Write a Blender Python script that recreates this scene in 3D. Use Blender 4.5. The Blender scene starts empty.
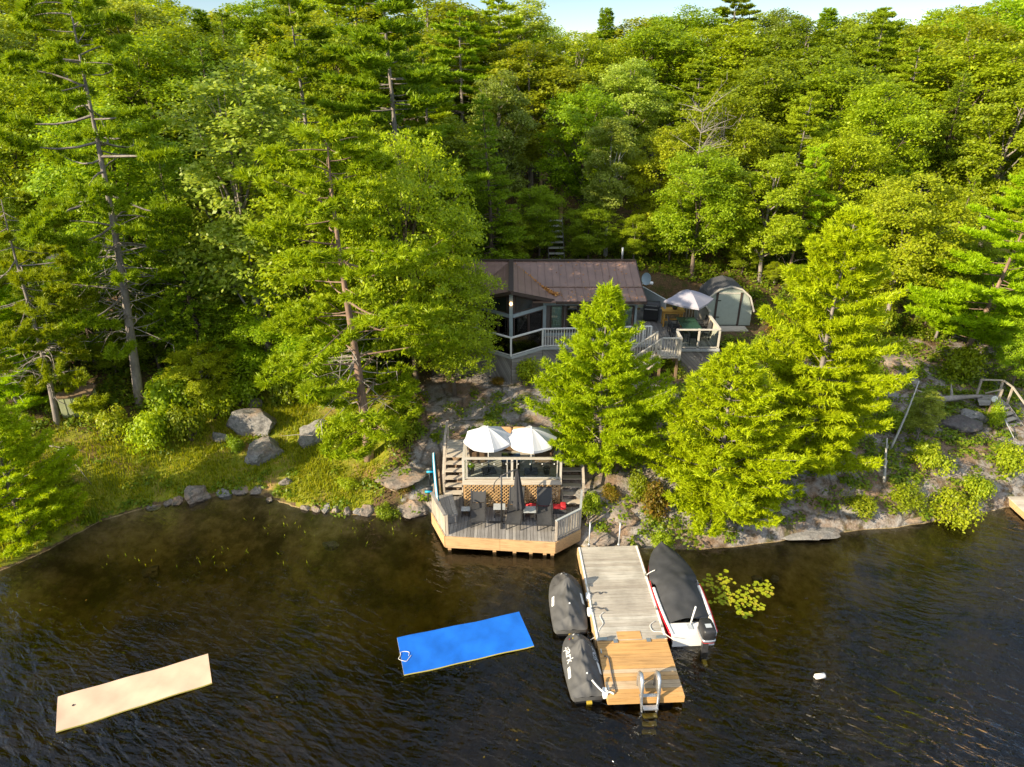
import bpy, math, random
import numpy as np
from mathutils import Vector, Matrix, noise as mnoise
R = math.radians
random.seed(7)
rng = np.random.default_rng(11)
scene = bpy.context.scene
COL = scene.collection
CAMZ, PITCH, F = 18.0, R(26.0), 683.0
CS, SN = math.cos(PITCH), math.sin(PITCH)

# ------------------------------------------------------------------ survey helpers: photo bearings -> metres
def P(px, py, z=0.0):
    u, v = (px-512)/F, (py-383.5)/F
    t = (CAMZ-z)/(SN+v*CS)
    return Vector((u*t, t*(CS-v*SN), z))
def PY(px, py, Y):
    u, v = (px-512)/F, (py-383.5)/F
    t = Y/(CS-v*SN)
    return Vector((u*t, Y, CAMZ-t*(SN+v*CS)))
def depth_of(Y, z): return Y*CS+(CAMZ-z)*SN
def X_at(px, Y, z): return (px-512)/F*depth_of(Y, z)

# ------------------------------------------------------------------ materials
def mat(name):
    m = bpy.data.materials.new(name); m.use_nodes = True
    nt = m.node_tree
    for n in list(nt.nodes): nt.nodes.remove(n)
    out = nt.nodes.new('ShaderNodeOutputMaterial')
    return m, nt, out
def nd(nt, typ, **kw):
    n = nt.nodes.new(typ)
    for k, v in kw.items():
        if k.startswith('_'): setattr(n, k[1:], v)
        else: n.inputs[k.replace('__', ' ')].default_value = v
    return n
def ramp(nt, fac, stops, interp='LINEAR'):
    r = nt.nodes.new('ShaderNodeValToRGB'); r.color_ramp.interpolation = interp
    els = r.color_ramp.elements
    while len(els) < len(stops): els.new(0.5)
    for e, (p, c) in zip(els, stops):
        e.position = p
        e.color = (c, c, c, 1) if not hasattr(c, '__len__') else (*c, 1)
    nt.links.new(fac, r.inputs['Fac'])
    return r
def mixc(nt, fac, a, b, blend='MIX'):
    m = nt.nodes.new('ShaderNodeMix'); m.data_type = 'RGBA'; m.blend_type = blend
    for sock, v in ((m.inputs[0], fac), (m.inputs[6], a), (m.inputs[7], b)):
        if hasattr(v, 'node'): nt.links.new(v, sock)
        elif hasattr(v, '__len__'): sock.default_value = (*v, 1)
        else: sock.default_value = v
    return m.outputs[2]
def mth(nt, op, a, b=None, c=None):
    m = nt.nodes.new('ShaderNodeMath'); m.operation = op
    for i, v in enumerate((a, b, c)):
        if v is None: continue
        if hasattr(v, 'node'): nt.links.new(v, m.inputs[i])
        else: m.inputs[i].default_value = v
    return m.outputs[0]
def coords(nt, scale=(1, 1, 1), rot=(0, 0, 0), space='Object', loc=(0, 0, 0)):
    tc = nt.nodes.new('ShaderNodeTexCoord'); mp = nt.nodes.new('ShaderNodeMapping')
    mp.inputs['Scale'].default_value = scale; mp.inputs['Rotation'].default_value = rot; mp.inputs['Location'].default_value = loc
    nt.links.new(tc.outputs[space], mp.inputs['Vector']); return mp.outputs['Vector']
def wpos(nt, scale=(1, 1, 1), rot=(0, 0, 0)):
    g = nt.nodes.new('ShaderNodeNewGeometry'); mp = nt.nodes.new('ShaderNodeMapping')
    mp.inputs['Scale'].default_value = scale; mp.inputs['Rotation'].default_value = rot
    nt.links.new(g.outputs['Position'], mp.inputs['Vector']); return mp.outputs['Vector']
def wrot(nt, ang, scale):
    """world position turned by ang, then stretched (for wave crests that run obliquely)"""
    mp = nt.nodes.new('ShaderNodeMapping'); mp.inputs['Scale'].default_value = scale
    nt.links.new(wpos(nt, (1, 1, 1), (0, 0, ang)), mp.inputs['Vector']); return mp.outputs['Vector']
def noise(nt, vec, scale=5, detail=4, rough=0.55, dist=0.0):
    n = nt.nodes.new('ShaderNodeTexNoise')
    n.inputs['Scale'].default_value = scale; n.inputs['Detail'].default_value = detail
    n.inputs['Roughness'].default_value = rough; n.inputs['Distortion'].default_value = dist
    nt.links.new(vec, n.inputs['Vector']); return n.outputs['Fac']
def bump(nt, h, strength=0.3, distance=0.02):
    b = nt.nodes.new('ShaderNodeBump'); b.inputs['Strength'].default_value = strength; b.inputs['Distance'].default_value = distance
    nt.links.new(h, b.inputs['Height']); return b.outputs['Normal']
def principled(nt, out, col, rough=0.6, normal=None, metal=0.0, spec=0.5, **kw):
    p = nt.nodes.new('ShaderNodeBsdfPrincipled')
    for sock, v in ((p.inputs['Base Color'], col), (p.inputs['Roughness'], rough), (p.inputs['Metallic'], metal), (p.inputs['Specular IOR Level'], spec)):
        if hasattr(v, 'node'): nt.links.new(v, sock)
        elif hasattr(v, '__len__'): sock.default_value = (*v, 1)
        else: sock.default_value = v
    if normal is not None: nt.links.new(normal, p.inputs['Normal'])
    for k, v in kw.items(): p.inputs[k.replace('__', ' ')].default_value = v
    nt.links.new(p.outputs[0], out.inputs['Surface']); return p

def m_plain(name, col, rough=0.6, var=0.12, metal=0.0, spec=0.5, scale=6.0, bs=0.0):
    """painted / plastic / metal surface with soft mottling and wear in roughness"""
    m, nt, out = mat(name)
    v = coords(nt); n = noise(nt, v, scale, 5)
    c = mixc(nt, ramp(nt, n, [(0.3, 0.0), (0.7, 1.0)]).outputs[0], tuple(x*(1-var) for x in col), tuple(min(1, x*(1+var)) for x in col))
    r = mth(nt, 'MULTIPLY_ADD', n, 0.25, rough-0.12)
    principled(nt, out, c, r, bump(nt, n, bs, 0.02) if bs else None, metal, spec)
    return m
def m_wood(name, base, dark, light, rough=0.75, along='Y', stain=0.5, spec=0.3):
    """boards: every board (mesh island) its own tone, grain along it, grey stains"""
    m, nt, out = mat(name)
    g = nt.nodes.new('ShaderNodeNewGeometry')
    sc = {'X': (1.2, 22, 22), 'Y': (22, 1.2, 22), 'Z': (22, 22, 1.2)}[along]
    grain = noise(nt, coords(nt, sc), 1.0, 5, 0.6, 0.3)
    blot = noise(nt, coords(nt), 1.3, 5, 0.6)
    c1 = ramp(nt, g.outputs['Random Per Island'], [(0.0, dark), (0.35, base), (0.7, base), (1.0, light)]).outputs[0]
    gr = ramp(nt, grain, [(0.25, 0.55), (0.5, 1.0), (0.8, 1.15)]).outputs[0]
    c2 = mixc(nt, 1.0, c1, gr, 'MULTIPLY')
    c3 = mixc(nt, mth(nt, 'MULTIPLY', ramp(nt, blot, [(0.42, 0.0), (0.68, 1.0)]).outputs[0], stain), c2, tuple(x*0.55 for x in dark))
    principled(nt, out, c3, rough, bump(nt, grain, 0.35, 0.01), 0.0, spec)
    return m
def m_diag(name, base, dark, light, scale=7.0, rot=0.8, plane='XZ'):
    """diagonal board skirt"""
    m, nt, out = mat(name)
    g = wpos(nt)
    sx = nt.nodes.new('ShaderNodeSeparateXYZ'); nt.links.new(g, sx.inputs[0])
    d = mth(nt, 'MULTIPLY', mth(nt, 'SUBTRACT', mth(nt, 'ADD', sx.outputs[0], sx.outputs[2]), sx.outputs[1]), scale)
    fr = mth(nt, 'FRACT', d); fl = mth(nt, 'FLOOR', d)
    wn = nt.nodes.new('ShaderNodeTexWhiteNoise'); wn.noise_dimensions = '1D'; nt.links.new(fl, wn.inputs['W'])
    c = ramp(nt, wn.outputs['Value'], [(0, dark), (0.5, base), (1, light)]).outputs[0]
    gap = ramp(nt, fr, [(0.0, 0.25), (0.08, 1.0), (0.92, 1.0), (1.0, 0.25)]).outputs[0]
    n = noise(nt, g, 2.0, 5)
    c = mixc(nt, 1.0, c, gap, 'MULTIPLY'); c = mixc(nt, mth(nt, 'MULTIPLY', n, 0.6), c, dark)
    principled(nt, out, c, 0.8, bump(nt, gap, 0.4, 0.01), 0, 0.2)
    return m
def m_leaf(name, dark, mid, light, trans=0.45, gloss=0.35, objvar=0.25):
    """leaf: every leaf (mesh island) its own tone, every tree a slight shift; light passes through"""
    m, nt, out = mat(name)
    g = nt.nodes.new('ShaderNodeNewGeometry'); oi = nt.nodes.new('ShaderNodeObjectInfo')
    c = ramp(nt, g.outputs['Random Per Island'], [(0.0, dark), (0.5, mid), (1.0, light)]).outputs[0]
    h = nt.nodes.new('ShaderNodeHueSaturation')
    nt.links.new(c, h.inputs['Color'])
    nt.links.new(mth(nt, 'MULTIPLY_ADD', oi.outputs['Random'], 0.026, 0.485), h.inputs['Hue'])
    wn = nt.nodes.new('ShaderNodeTexWhiteNoise'); wn.noise_dimensions = '1D'; nt.links.new(oi.outputs['Random'], wn.inputs['W'])
    nt.links.new(mth(nt, 'MULTIPLY_ADD', wn.outputs['Value'], objvar*2, 1-objvar), h.inputs['Value'])
    p = nt.nodes.new('ShaderNodeBsdfPrincipled'); p.inputs['Roughness'].default_value = 0.48
    p.inputs['Specular IOR Level'].default_value = gloss
    nt.links.new(h.outputs[0], p.inputs['Base Color'])
    t = nt.nodes.new('ShaderNodeBsdfTranslucent')
    tc = mixc(nt, 1.0, h.outputs[0], (1.5, 1.35, 0.6), 'MULTIPLY')
    nt.links.new(tc, t.inputs['Color'])
    mx = nt.nodes.new('ShaderNodeMixShader'); mx.inputs[0].default_value = trans
    nt.links.new(p.outputs[0], mx.inputs[1]); nt.links.new(t.outputs[0], mx.inputs[2])
    nt.links.new(mx.outputs[0], out.inputs['Surface'])
    return m
def m_bark(name, a, b, scale=9.0):
    m, nt, out = mat(name)
    v = coords(nt, (1, 1, 0.25))
    n = noise(nt, v, scale, 5, 0.65); n2 = noise(nt, coords(nt), 1.1, 3)
    c = ramp(nt, n, [(0.3, a), (0.7, b)]).outputs[0]
    c = mixc(nt, ramp(nt, n2, [(0.45, 0.0), (0.7, 0.6)]).outputs[0], c, tuple(x*0.6 for x in a))
    principled(nt, out, c, 0.85, bump(nt, n, 0.7, 0.03), 0, 0.2)
    return m
def m_rock(name, a=(0.11, 0.105, 0.1), b=(0.34, 0.325, 0.305), warm=(0.25, 0.18, 0.12), lich=(0.10, 0.105, 0.09)):
    m, nt, out = mat(name)
    v = wpos(nt)
    n = noise(nt, v, 3.2, 8, 0.7); f = noise(nt, v, 13, 4, 0.7); w = noise(nt, v, 0.9, 4); l = noise(nt, v, 3.2, 6, 0.7)
    c = ramp(nt, n, [(0.3, a), (0.7, b)]).outputs[0]
    c = mixc(nt, ramp(nt, w, [(0.48, 0.0), (0.66, 0.75)]).outputs[0], c, warm)
    c = mixc(nt, ramp(nt, l, [(0.54, 0.0), (0.62, 0.8)]).outputs[0], c, lich)
    c = mixc(nt, 1.0, c, ramp(nt, f, [(0.3, 0.7), (0.7, 1.2)]).outputs[0], 'MULTIPLY')
    principled(nt, out, c, 0.85, bump(nt, n, 0.6, 0.12), 0, 0.25)
    return m
def m_glass(name, tint=(0.86, 0.93, 0.92), refl=1.0, ior=1.5):
    m, nt, out = mat(name)
    tr = nt.nodes.new('ShaderNodeBsdfTransparent'); tr.inputs[0].default_value = (*tint, 1)
    gl = nt.nodes.new('ShaderNodeBsdfGlossy'); gl.inputs['Roughness'].default_value = 0.02
    fr = nt.nodes.new('ShaderNodeFresnel'); fr.inputs['IOR'].default_value = ior
    mx = nt.nodes.new('ShaderNodeMixShader')
    nt.links.new(mth(nt, 'MINIMUM', mth(nt, 'MULTIPLY', fr.outputs[0], refl), 1.0), mx.inputs[0])
    nt.links.new(tr.outputs[0], mx.inputs[1]); nt.links.new(gl.outputs[0], mx.inputs[2])
    nt.links.new(mx.outputs[0], out.inputs['Surface'])
    return m

M = {}
M['wood_grey'] = m_wood('weathered_boards', (0.28, 0.26, 0.24), (0.19, 0.175, 0.16), (0.37, 0.345, 0.31), along='Y', stain=0.35)
M['wood_dock'] = m_wood('dock_boards_weathered', (0.43, 0.39, 0.33), (0.34, 0.30, 0.25), (0.50, 0.47, 0.41), along='X', stain=0.5)
M['wood_new'] = m_wood('dock_boards_new', (0.56, 0.32, 0.12), (0.44, 0.26, 0.11), (0.54, 0.43, 0.3), along='X', stain=0.3)
M['wood_fascia'] = m_wood('fascia_lumber', (0.53, 0.34, 0.17), (0.46, 0.29, 0.14), (0.57, 0.39, 0.22), along='X', stain=0.3)
M['wood_pale'] = m_wood('pale_lumber', (0.50, 0.44, 0.36), (0.42, 0.36, 0.28), (0.57, 0.51, 0.43), along='X', stain=0.2)
M['wood_post'] = m_wood('post_lumber', (0.42, 0.36, 0.29), (0.33, 0.28, 0.22), (0.5, 0.43, 0.35), along='Z', stain=0.3)
M['wood_yellow'] = m_wood('varnished_pine', (0.6, 0.33, 0.07), (0.52, 0.27, 0.05), (0.66, 0.4, 0.1), along='X', stain=0.05)
M['wood_lattice'] = m_wood('lattice_lumber', (0.46, 0.29, 0.13), (0.38, 0.23, 0.1), (0.54, 0.36, 0.18), along='Z', stain=0.2)
M['wood_brown'] = m_wood('brown_lumber', (0.22, 0.15, 0.09), (0.16, 0.1, 0.06), (0.28, 0.2, 0.13), along='Z', stain=0.3)
M['skirt'] = m_diag('deck_skirt_boards', (0.27, 0.25, 0.235), (0.17, 0.155, 0.145), (0.34, 0.32, 0.3), 5.0)
M['white_rail'] = m_plain('white_painted_rail', (0.66, 0.65, 0.62), 0.5, 0.07)
M['cream_rail'] = m_plain('cream_painted_rail', (0.5, 0.465, 0.4), 0.55, 0.08)
M['grey_fence'] = m_plain('grey_fence_paint', (0.36, 0.38, 0.38), 0.7, 0.1)
M['tan_panel'] = m_plain('tan_privacy_screen', (0.47, 0.42, 0.34), 0.75, 0.1)
M['roof_brown'] = m_plain('brown_metal_roofing', (0.23, 0.145, 0.115), 0.42, 0.16, 0.0, 0.5, 1.6)
M['trim_brown'] = m_plain('dark_brown_trim', (0.055, 0.036, 0.03), 0.5, 0.1)
M['wall_grey'] = m_plain('grey_green_siding', (0.29, 0.345, 0.36), 0.65, 0.08)
M['wall_dark'] = m_plain('dark_siding', (0.11, 0.09, 0.08), 0.7, 0.1)
M['glass'] = m_glass('window_glass', (0.86, 0.94, 0.93), 2.2)
M['glass_rail'] = m_glass('rail_glass', (0.88, 0.95, 0.95), 1.4)
M['interior'] = m_plain('interior_boards', (0.55, 0.47, 0.36), 0.7, 0.15)
M['curtain'] = m_plain('curtain_fabric', (0.62, 0.66, 0.58), 0.9, 0.1)
M['bulb'] = None
M['black'] = m_plain('black_plastic', (0.022, 0.022, 0.024), 0.45, 0.2)
M['mesh_dark'] = m_plain('charcoal_sling_fabric', (0.045, 0.045, 0.047), 0.8, 0.15)
M['metal_dark'] = m_plain('dark_metal', (0.05, 0.05, 0.052), 0.4, 0.15, 0.3)
M['metal_grey'] = m_plain('brushed_aluminium', (0.55, 0.56, 0.57), 0.35, 0.06, 0.85)
M['galv'] = m_plain('galvanised_steel', (0.42, 0.43, 0.44), 0.45, 0.12, 0.7)
M['canvas'] = m_plain('white_parasol_canvas', (0.52, 0.53, 0.56), 0.85, 0.03)
M['canvas_lilac'] = m_plain('lilac_grey_canvas', (0.31, 0.30, 0.35), 0.85, 0.05)
M['charcoal_fabric'] = m_plain('charcoal_parasol_fabric', (0.03, 0.03, 0.034), 0.85, 0.2)
M['wicker'] = m_plain('brown_wicker', (0.14, 0.085, 0.045), 0.8, 0.3, scale=40, bs=0.5)
M['cushion'] = m_plain('caramel_cushion', (0.5, 0.29, 0.13), 0.9, 0.08)
M['red'] = m_plain('red_fabric', (0.42, 0.018, 0.025), 0.7, 0.08)
M['hull_white'] = m_plain('white_gelcoat', (0.78, 0.77, 0.74), 0.22, 0.03)
M['hull_red'] = m_plain('red_gelcoat', (0.5, 0.012, 0.025), 0.25, 0.05)
M['cover'] = m_plain('charcoal_boat_cover', (0.038, 0.039, 0.042), 0.72, 0.22, scale=3, bs=0.2)
M['cover_pwc'] = m_plain('grey_watercraft_cover', (0.068, 0.067, 0.066), 0.7, 0.16, scale=4, bs=0.25)
M['pwc_hull'] = m_plain('dark_watercraft_hull', (0.02, 0.02, 0.022), 0.35, 0.1)
M['print_white'] = m_plain('white_print', (0.75, 0.75, 0.73), 0.6, 0.04)
M['print_grey'] = m_plain('grey_print', (0.42, 0.45, 0.48), 0.6, 0.04)
M['yellow'] = m_plain('yellow_plastic', (0.42, 0.3, 0.03), 0.5, 0.1)
M['blue_mat'] = m_plain('blue_foam', (0.004, 0.125, 0.56), 0.6, 0.2, scale=1.6)
M['beige_mat'] = m_plain('beige_foam', (0.62, 0.44, 0.31), 0.65, 0.13, scale=1.3)
M['yellow_foam'] = m_plain('yellow_foam_edge', (0.6, 0.52, 0.12), 0.7, 0.06)
M['cyan'] = m_plain('cyan_board_shell', (0.01, 0.32, 0.5), 0.4, 0.06)
M['rope_white'] = m_plain('white_rope', (0.72, 0.69, 0.64), 0.85, 0.1)
M['rope_dark'] = m_plain('dark_rope', (0.06, 0.06, 0.065), 0.85, 0.2)
M['shed'] = m_plain('sage_shed_paint', (0.33, 0.37, 0.32), 0.65, 0.07)
M['shingle'] = m_plain('dark_shingles', (0.06, 0.06, 0.066), 0.85, 0.3, scale=14, bs=0.5)
M['green_table'] = m_plain('dark_green_tabletop', (0.03, 0.075, 0.055), 0.3, 0.1)
M['box_green'] = m_plain('faded_green_box', (0.27, 0.3, 0.17), 0.7, 0.1)
M['terracotta'] = m_plain('dark_pot', (0.09, 0.085, 0.07), 0.7, 0.15)
M['buoy'] = m_plain('white_buoy_foam', (0.8, 0.76, 0.7), 0.5, 0.05)
M['dish'] = m_plain('dish_grey_blue', (0.33, 0.42, 0.46), 0.45, 0.05)
M['rock'] = m_rock('granite')
M['rock_warm'] = m_rock('warm_granite', (0.15, 0.125, 0.105), (0.32, 0.27, 0.225), (0.34, 0.22, 0.13))
M['rock_dark'] = m_rock('dark_granite', (0.07, 0.06, 0.058), (0.14, 0.125, 0.12), (0.12, 0.08, 0.06))
M['bark_grey'] = m_bark('grey_bark', (0.15, 0.13, 0.115), (0.33, 0.29, 0.26))
M['bark_brown'] = m_bark('brown_bark', (0.085, 0.065, 0.05), (0.2, 0.155, 0.12))
M['bark_pine'] = m_bark('red_pine_bark', (0.17, 0.115, 0.085), (0.37, 0.25, 0.185))
M['bark_white'] = m_bark('white_birch_bark', (0.42, 0.4, 0.37), (0.66, 0.64, 0.6), 4)
M['dead'] = m_bark('dead_silver_wood', (0.2, 0.175, 0.155), (0.4, 0.36, 0.32))
M['leaf_maple'] = m_leaf('maple_leaf', (0.18, 0.27, 0.006), (0.27, 0.385, 0.008), (0.365, 0.465, 0.014))
M['leaf_oak'] = m_leaf('oak_leaf', (0.21, 0.285, 0.007), (0.3, 0.385, 0.009), (0.385, 0.445, 0.018))
M['leaf_aspen'] = m_leaf('aspen_leaf', (0.215, 0.3, 0.025), (0.29, 0.38, 0.035), (0.39, 0.46, 0.08), gloss=0.5)
M['leaf_shrub'] = m_leaf('shrub_leaf', (0.16, 0.245, 0.006), (0.25, 0.33, 0.009), (0.33, 0.38, 0.014))
M['needle_young'] = m_leaf('young_pine_needles', (0.26, 0.38, 0.004), (0.355, 0.49, 0.006), (0.42, 0.54, 0.008), trans=0.4, gloss=0.2, objvar=0.1)
M['needle_white'] = m_leaf('white_pine_needles', (0.17, 0.265, 0.008), (0.245, 0.35, 0.01), (0.32, 0.42, 0.013), trans=0.35, gloss=0.2)
M['needle_red'] = m_leaf('red_pine_needles', (0.21, 0.32, 0.006), (0.3, 0.42, 0.007), (0.37, 0.47, 0.01), trans=0.35, gloss=0.2)
M['needle_hem'] = m_leaf('hemlock_needles', (0.12, 0.21, 0.007), (0.19, 0.3, 0.009), (0.27, 0.37, 0.012), trans=0.3, gloss=0.2)
M['grass'] = m_leaf('grass_blades', (0.2, 0.25, 0.005), (0.3, 0.34, 0.008), (0.4, 0.38, 0.02), trans=0.4, gloss=0.2)
M['lily'] = m_leaf('lily_pad', (0.2, 0.27, 0.01), (0.32, 0.37, 0.012), (0.42, 0.36, 0.03), trans=0.15, gloss=0.5)
M['litter'] = m_leaf('ground_plants', (0.1, 0.17, 0.005), (0.165, 0.25, 0.008), (0.25, 0.27, 0.015))
M['weed'] = m_leaf('rust_shrub_leaf', (0.12, 0.1, 0.008), (0.19, 0.16, 0.01), (0.3, 0.16, 0.02))
def _bulb():
    m, nt, out = mat('warm_bulb')
    e = nd(nt, 'ShaderNodeEmission', Color=(1, 0.55, 0.2, 1), Strength=6.0); nt.links.new(e.outputs[0], out.inputs['Surface']); return m
M['bulb'] = _bulb()

# ------------------------------------------------------------------ mesh builder
class MB:
    def __init__(s): s.v = []; s.f = []; s.smooth = False
    def add(s, vs, fs):
        o = len(s.v); s.v += [tuple(v) for v in vs]; s.f += [[o+i for i in f] for f in fs]; return s
    def box(s, c, size, ax=None):
        hx, hy, hz = size[0]/2, size[1]/2, size[2]/2
        ex, ey, ez = ax if ax else (Vector((1, 0, 0)), Vector((0, 1, 0)), Vector((0, 0, 1)))
        c = Vector(c)
        vs = [c+ex*(hx*a)+ey*(hy*b)+ez*(hz*d) for d in (-1, 1) for b in (-1, 1) for a in (-1, 1)]
        return s.add(vs, [(0, 2, 3, 1), (4, 5, 7, 6), (0, 1, 5, 4), (2, 6, 7, 3), (0, 4, 6, 2), (1, 3, 7, 5)])
    def bb(s, x0, x1, y0, y1, z0, z1): return s.box(((x0+x1)/2, (y0+y1)/2, (z0+z1)/2), (x1-x0, y1-y0, z1-z0))
    def beam(s, a, b, w, h, up=(0, 0, 1)):
        a, b = Vector(a), Vector(b); d = b-a; L = d.length; ex = d/L
        u = Vector(up)
        if abs(ex.dot(u)) > 0.98: u = Vector((0, 1, 0))
        ey = u.cross(ex).normalized(); ez = ex.cross(ey).normalized()
        return s.box((a+b)/2, (L, w, h), (ex, ey, ez))
    def prism(s, poly, z0, z1):
        n = len(poly)
        vs = [(p[0], p[1], z0) for p in poly]+[(p[0], p[1], z1) for p in poly]
        fs = [list(range(n))[::-1], list(range(n, 2*n))]+[(i, (i+1) % n, n+(i+1) % n, n+i) for i in range(n)]
        return s.add(vs, fs)
    def slab(s, pts, t, dirv=(0, 0, -1)):
        n = len(pts); d = Vector(dirv)*t
        vs = [Vector(p) for p in pts]; vs += [v+d for v in vs]
        fs = [list(range(n)), list(range(n, 2*n))[::-1]]+[((i+1) % n, i, n+i, n+(i+1) % n) for i in range(n)]
        return s.add(vs, fs)
    def tube(s, pts, rad, n=8, caps=True):
        pts = [Vector(p) for p in pts]
        if not hasattr(rad, '__len__'): rad = [rad]*len(pts)
        prev = None; o = len(s.v)
        for i, p in enumerate(pts):
            d = (pts[min(i+1, len(pts)-1)]-pts[max(i-1, 0)])
            d = d.normalized() if d.length > 1e-9 else Vector((0, 0, 1))
            if prev is None:
                a = Vector((0, 0, 1)) if abs(d.z) < 0.9 else Vector((1, 0, 0))
                ex = a.cross(d).normalized()
            else:
                ex = (prev-d*prev.dot(d))
                ex = ex.normalized() if ex.length > 1e-6 else Vector((1, 0, 0))
            prev = ex; ey = d.cross(ex)
            for k in range(n):
                an = 2*math.pi*k/n
                s.v.append(tuple(p+(ex*math.cos(an)+ey*math.sin(an))*rad[i]))
        for i in range(len(pts)-1):
            for k in range(n):
                a = o+i*n+k; b = o+i*n+(k+1) % n
                s.f.append([a, b, b+n, a+n])
        if caps:
            s.f.append([o+k for k in range(n)][::-1]); e = o+(len(pts)-1)*n
            s.f.append([e+k for k in range(n)])
        return s
    def lathe(s, prof, c=(0, 0, 0), n=16, sq=0.0):
        o = len(s.v); c = Vector(c)
        for r, z in prof:
            for k in range(n):
                a = 2*math.pi*k/n
                s.v.append((c.x+r*math.cos(a), c.y+r*math.sin(a), c.z+z))
        for i in range(len(prof)-1):
            for k in range(n):
                a = o+i*n+k; b = o+i*n+(k+1) % n
                s.f.append([a, b, b+n, a+n])
        s.f.append([o+k for k in range(n)][::-1]); e = o+(len(prof)-1)*n
        s.f.append([e+k for k in range(n)])
        return s
    def grid(s, fn, nu, nv, wrap=False):
        o = len(s.v)
        for i in range(nu+1):
            for j in range(nv+1):
                s.v.append(tuple(fn(i/nu, j/nv)))
        for i in range(nu):
            for j in range(nv):
                a = o+i*(nv+1)+j
                s.f.append([a, a+nv+1, a+nv+2, a+1])
        return s
    def mesh(s, name, m, smooth=None):
        me = bpy.data.meshes.new(name); me.from_pydata(s.v, [], s.f); me.update()
        if m is not None: me.materials.append(m)
        if smooth if smooth is not None else s.smooth:
            me.polygons.foreach_set('use_smooth', [True]*len(me.polygons))
        return me
    def build(s, name, m, parent=None, smooth=None):
        return link(name, s.mesh(name, m, smooth), parent)
def link(name, data, parent=None, loc=None, rot=None, scale=None):
    o = bpy.data.objects.new(name, data); COL.objects.link(o)
    if parent is not None: o.parent = parent
    if loc is not None: o.location = loc
    if rot is not None: o.rotation_euler = rot
    if scale is not None: o.scale = scale
    return o
def tag(o, label=None, cat=None, group=None, kind=None):
    if label: o['label'] = label
    if cat: o['category'] = cat
    if group: o['group'] = group
    if kind: o['kind'] = kind
    return o
def thing(name, label, cat, loc=(0, 0, 0), rotz=0.0, group=None):
    o = link(name, None, None, loc, (0, 0, rotz)); o.empty_display_size = 0.3
    return tag(o, label, cat, group)
def copy_tree(o, parent=None):
    c = o.copy(); COL.objects.link(c)
    if parent is not None: c.parent = parent
    for ch in o.children: copy_tree(ch, c)
    return c
def clip_poly(poly, n, d):
    out = []
    for i in range(len(poly)):
        a, b = poly[i], poly[(i+1) % len(poly)]
        da, db = a[0]*n[0]+a[1]*n[1]-d, b[0]*n[0]+b[1]*n[1]-d
        if da <= 0: out.append(a)
        if da*db < 0:
            t = da/(da-db); out.append((a[0]+(b[0]-a[0])*t, a[1]+(b[1]-a[1])*t))
    return out
def planks(mb, poly, z, th=0.04, w=0.14, gap=0.012, along='Y'):
    ax = (1, 0) if along == 'Y' else (0, 1)
    vals = [p[0]*ax[0]+p[1]*ax[1] for p in poly]; a = min(vals)
    while a < max(vals):
        q = clip_poly(poly, ax, a+w-gap); q = clip_poly(q, (-ax[0], -ax[1]), -a) if q else q
        if len(q) >= 3:
            dz = random.uniform(-0.003, 0.003)
            mb.prism(q, z-th+dz, z+dz)
        a += w
    return mb
def np_mesh(name, verts, fsize, m, smooth=False):
    """verts (N*fsize,3): every face its own vertices"""
    me = bpy.data.meshes.new(name)
    n = len(verts)
    me.vertices.add(n); me.vertices.foreach_set('co', np.ascontiguousarray(verts, np.float32).ravel())
    me.loops.add(n); me.loops.foreach_set('vertex_index', np.arange(n, dtype=np.int32))
    nf = n//fsize
    me.polygons.add(nf); me.polygons.foreach_set('loop_start', np.arange(0, n, fsize, dtype=np.int32))
    me.update(calc_edges=True); me.materials.append(m)
    return me
def unit(a): return a/np.maximum(np.linalg.norm(a, axis=-1, keepdims=True), 1e-9)
def leaf_verts(c, nrm, size, rg, aspect=0.62, fold=0.25, dirv=None):
    """rhombic leaves: centres (N,3), normals, half lengths (N,)"""
    N = len(c); nrm = unit(nrm)
    t = rg.normal(size=(N, 3)) if dirv is None else dirv
    t = unit(t-nrm*(t*nrm).sum(1, keepdims=True)); b = np.cross(nrm, t)
    L = size[:, None]; W = L*aspect
    v = np.empty((N, 4, 3))
    v[:, 0] = c-t*L; v[:, 2] = c+t*L
    v[:, 1] = c+b*W+nrm*W*fold; v[:, 3] = c-b*W+nrm*W*fold
    return v.reshape(-1, 3)
M['glass_dark'] = m_plain('dark_window_glass', (0.02, 0.025, 0.025), 0.12, 0.1)
M['rust'] = m_leaf('rusty_needles', (0.3, 0.13, 0.03), (0.42, 0.2, 0.045), (0.5, 0.27, 0.07), trans=0.2)
# ------------------------------------------------------------------ terrain
SHORE = [P(*p) for p in ((0, 571), (48, 550), (100, 521), (150, 506), (200, 498), (245, 491), (268, 497), (300, 508), (345, 514), (385, 515), (430, 512))]
SHORE += [Vector((-2.5, 23.3, 0)), Vector((2.2, 22.3, 0)), Vector((3.2, 21.7, 0)), P(640, 549), P(700, 549), P(760, 543), P(830, 532), P(900, 526), P(960, 516), P(1024, 503)]
SX = [-400, -60, -30, -23]+[p.x for p in SHORE]+[26, 40, 400]
SY = [-30, 8, 17, 19]+[p.y for p in SHORE]+[25.6, 29, 60]
PC = ([-60, -40, -15, -6, -2, -0.8, -0.15, 0.1, 0.5, 1.2, 2.2, 3.4, 6, 9, 12, 15, 22, 32, 47, 80, 180, 500], [-6, -5.5, -3.8, -2.0, -0.9, -0.5, -0.15, 0.12, 0.45, 0.8, 1.3, 1.85, 2.2, 2.55, 3.1, 3.75, 5.3, 7.0, 8.4, 9, 7.5, 5])
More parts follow.
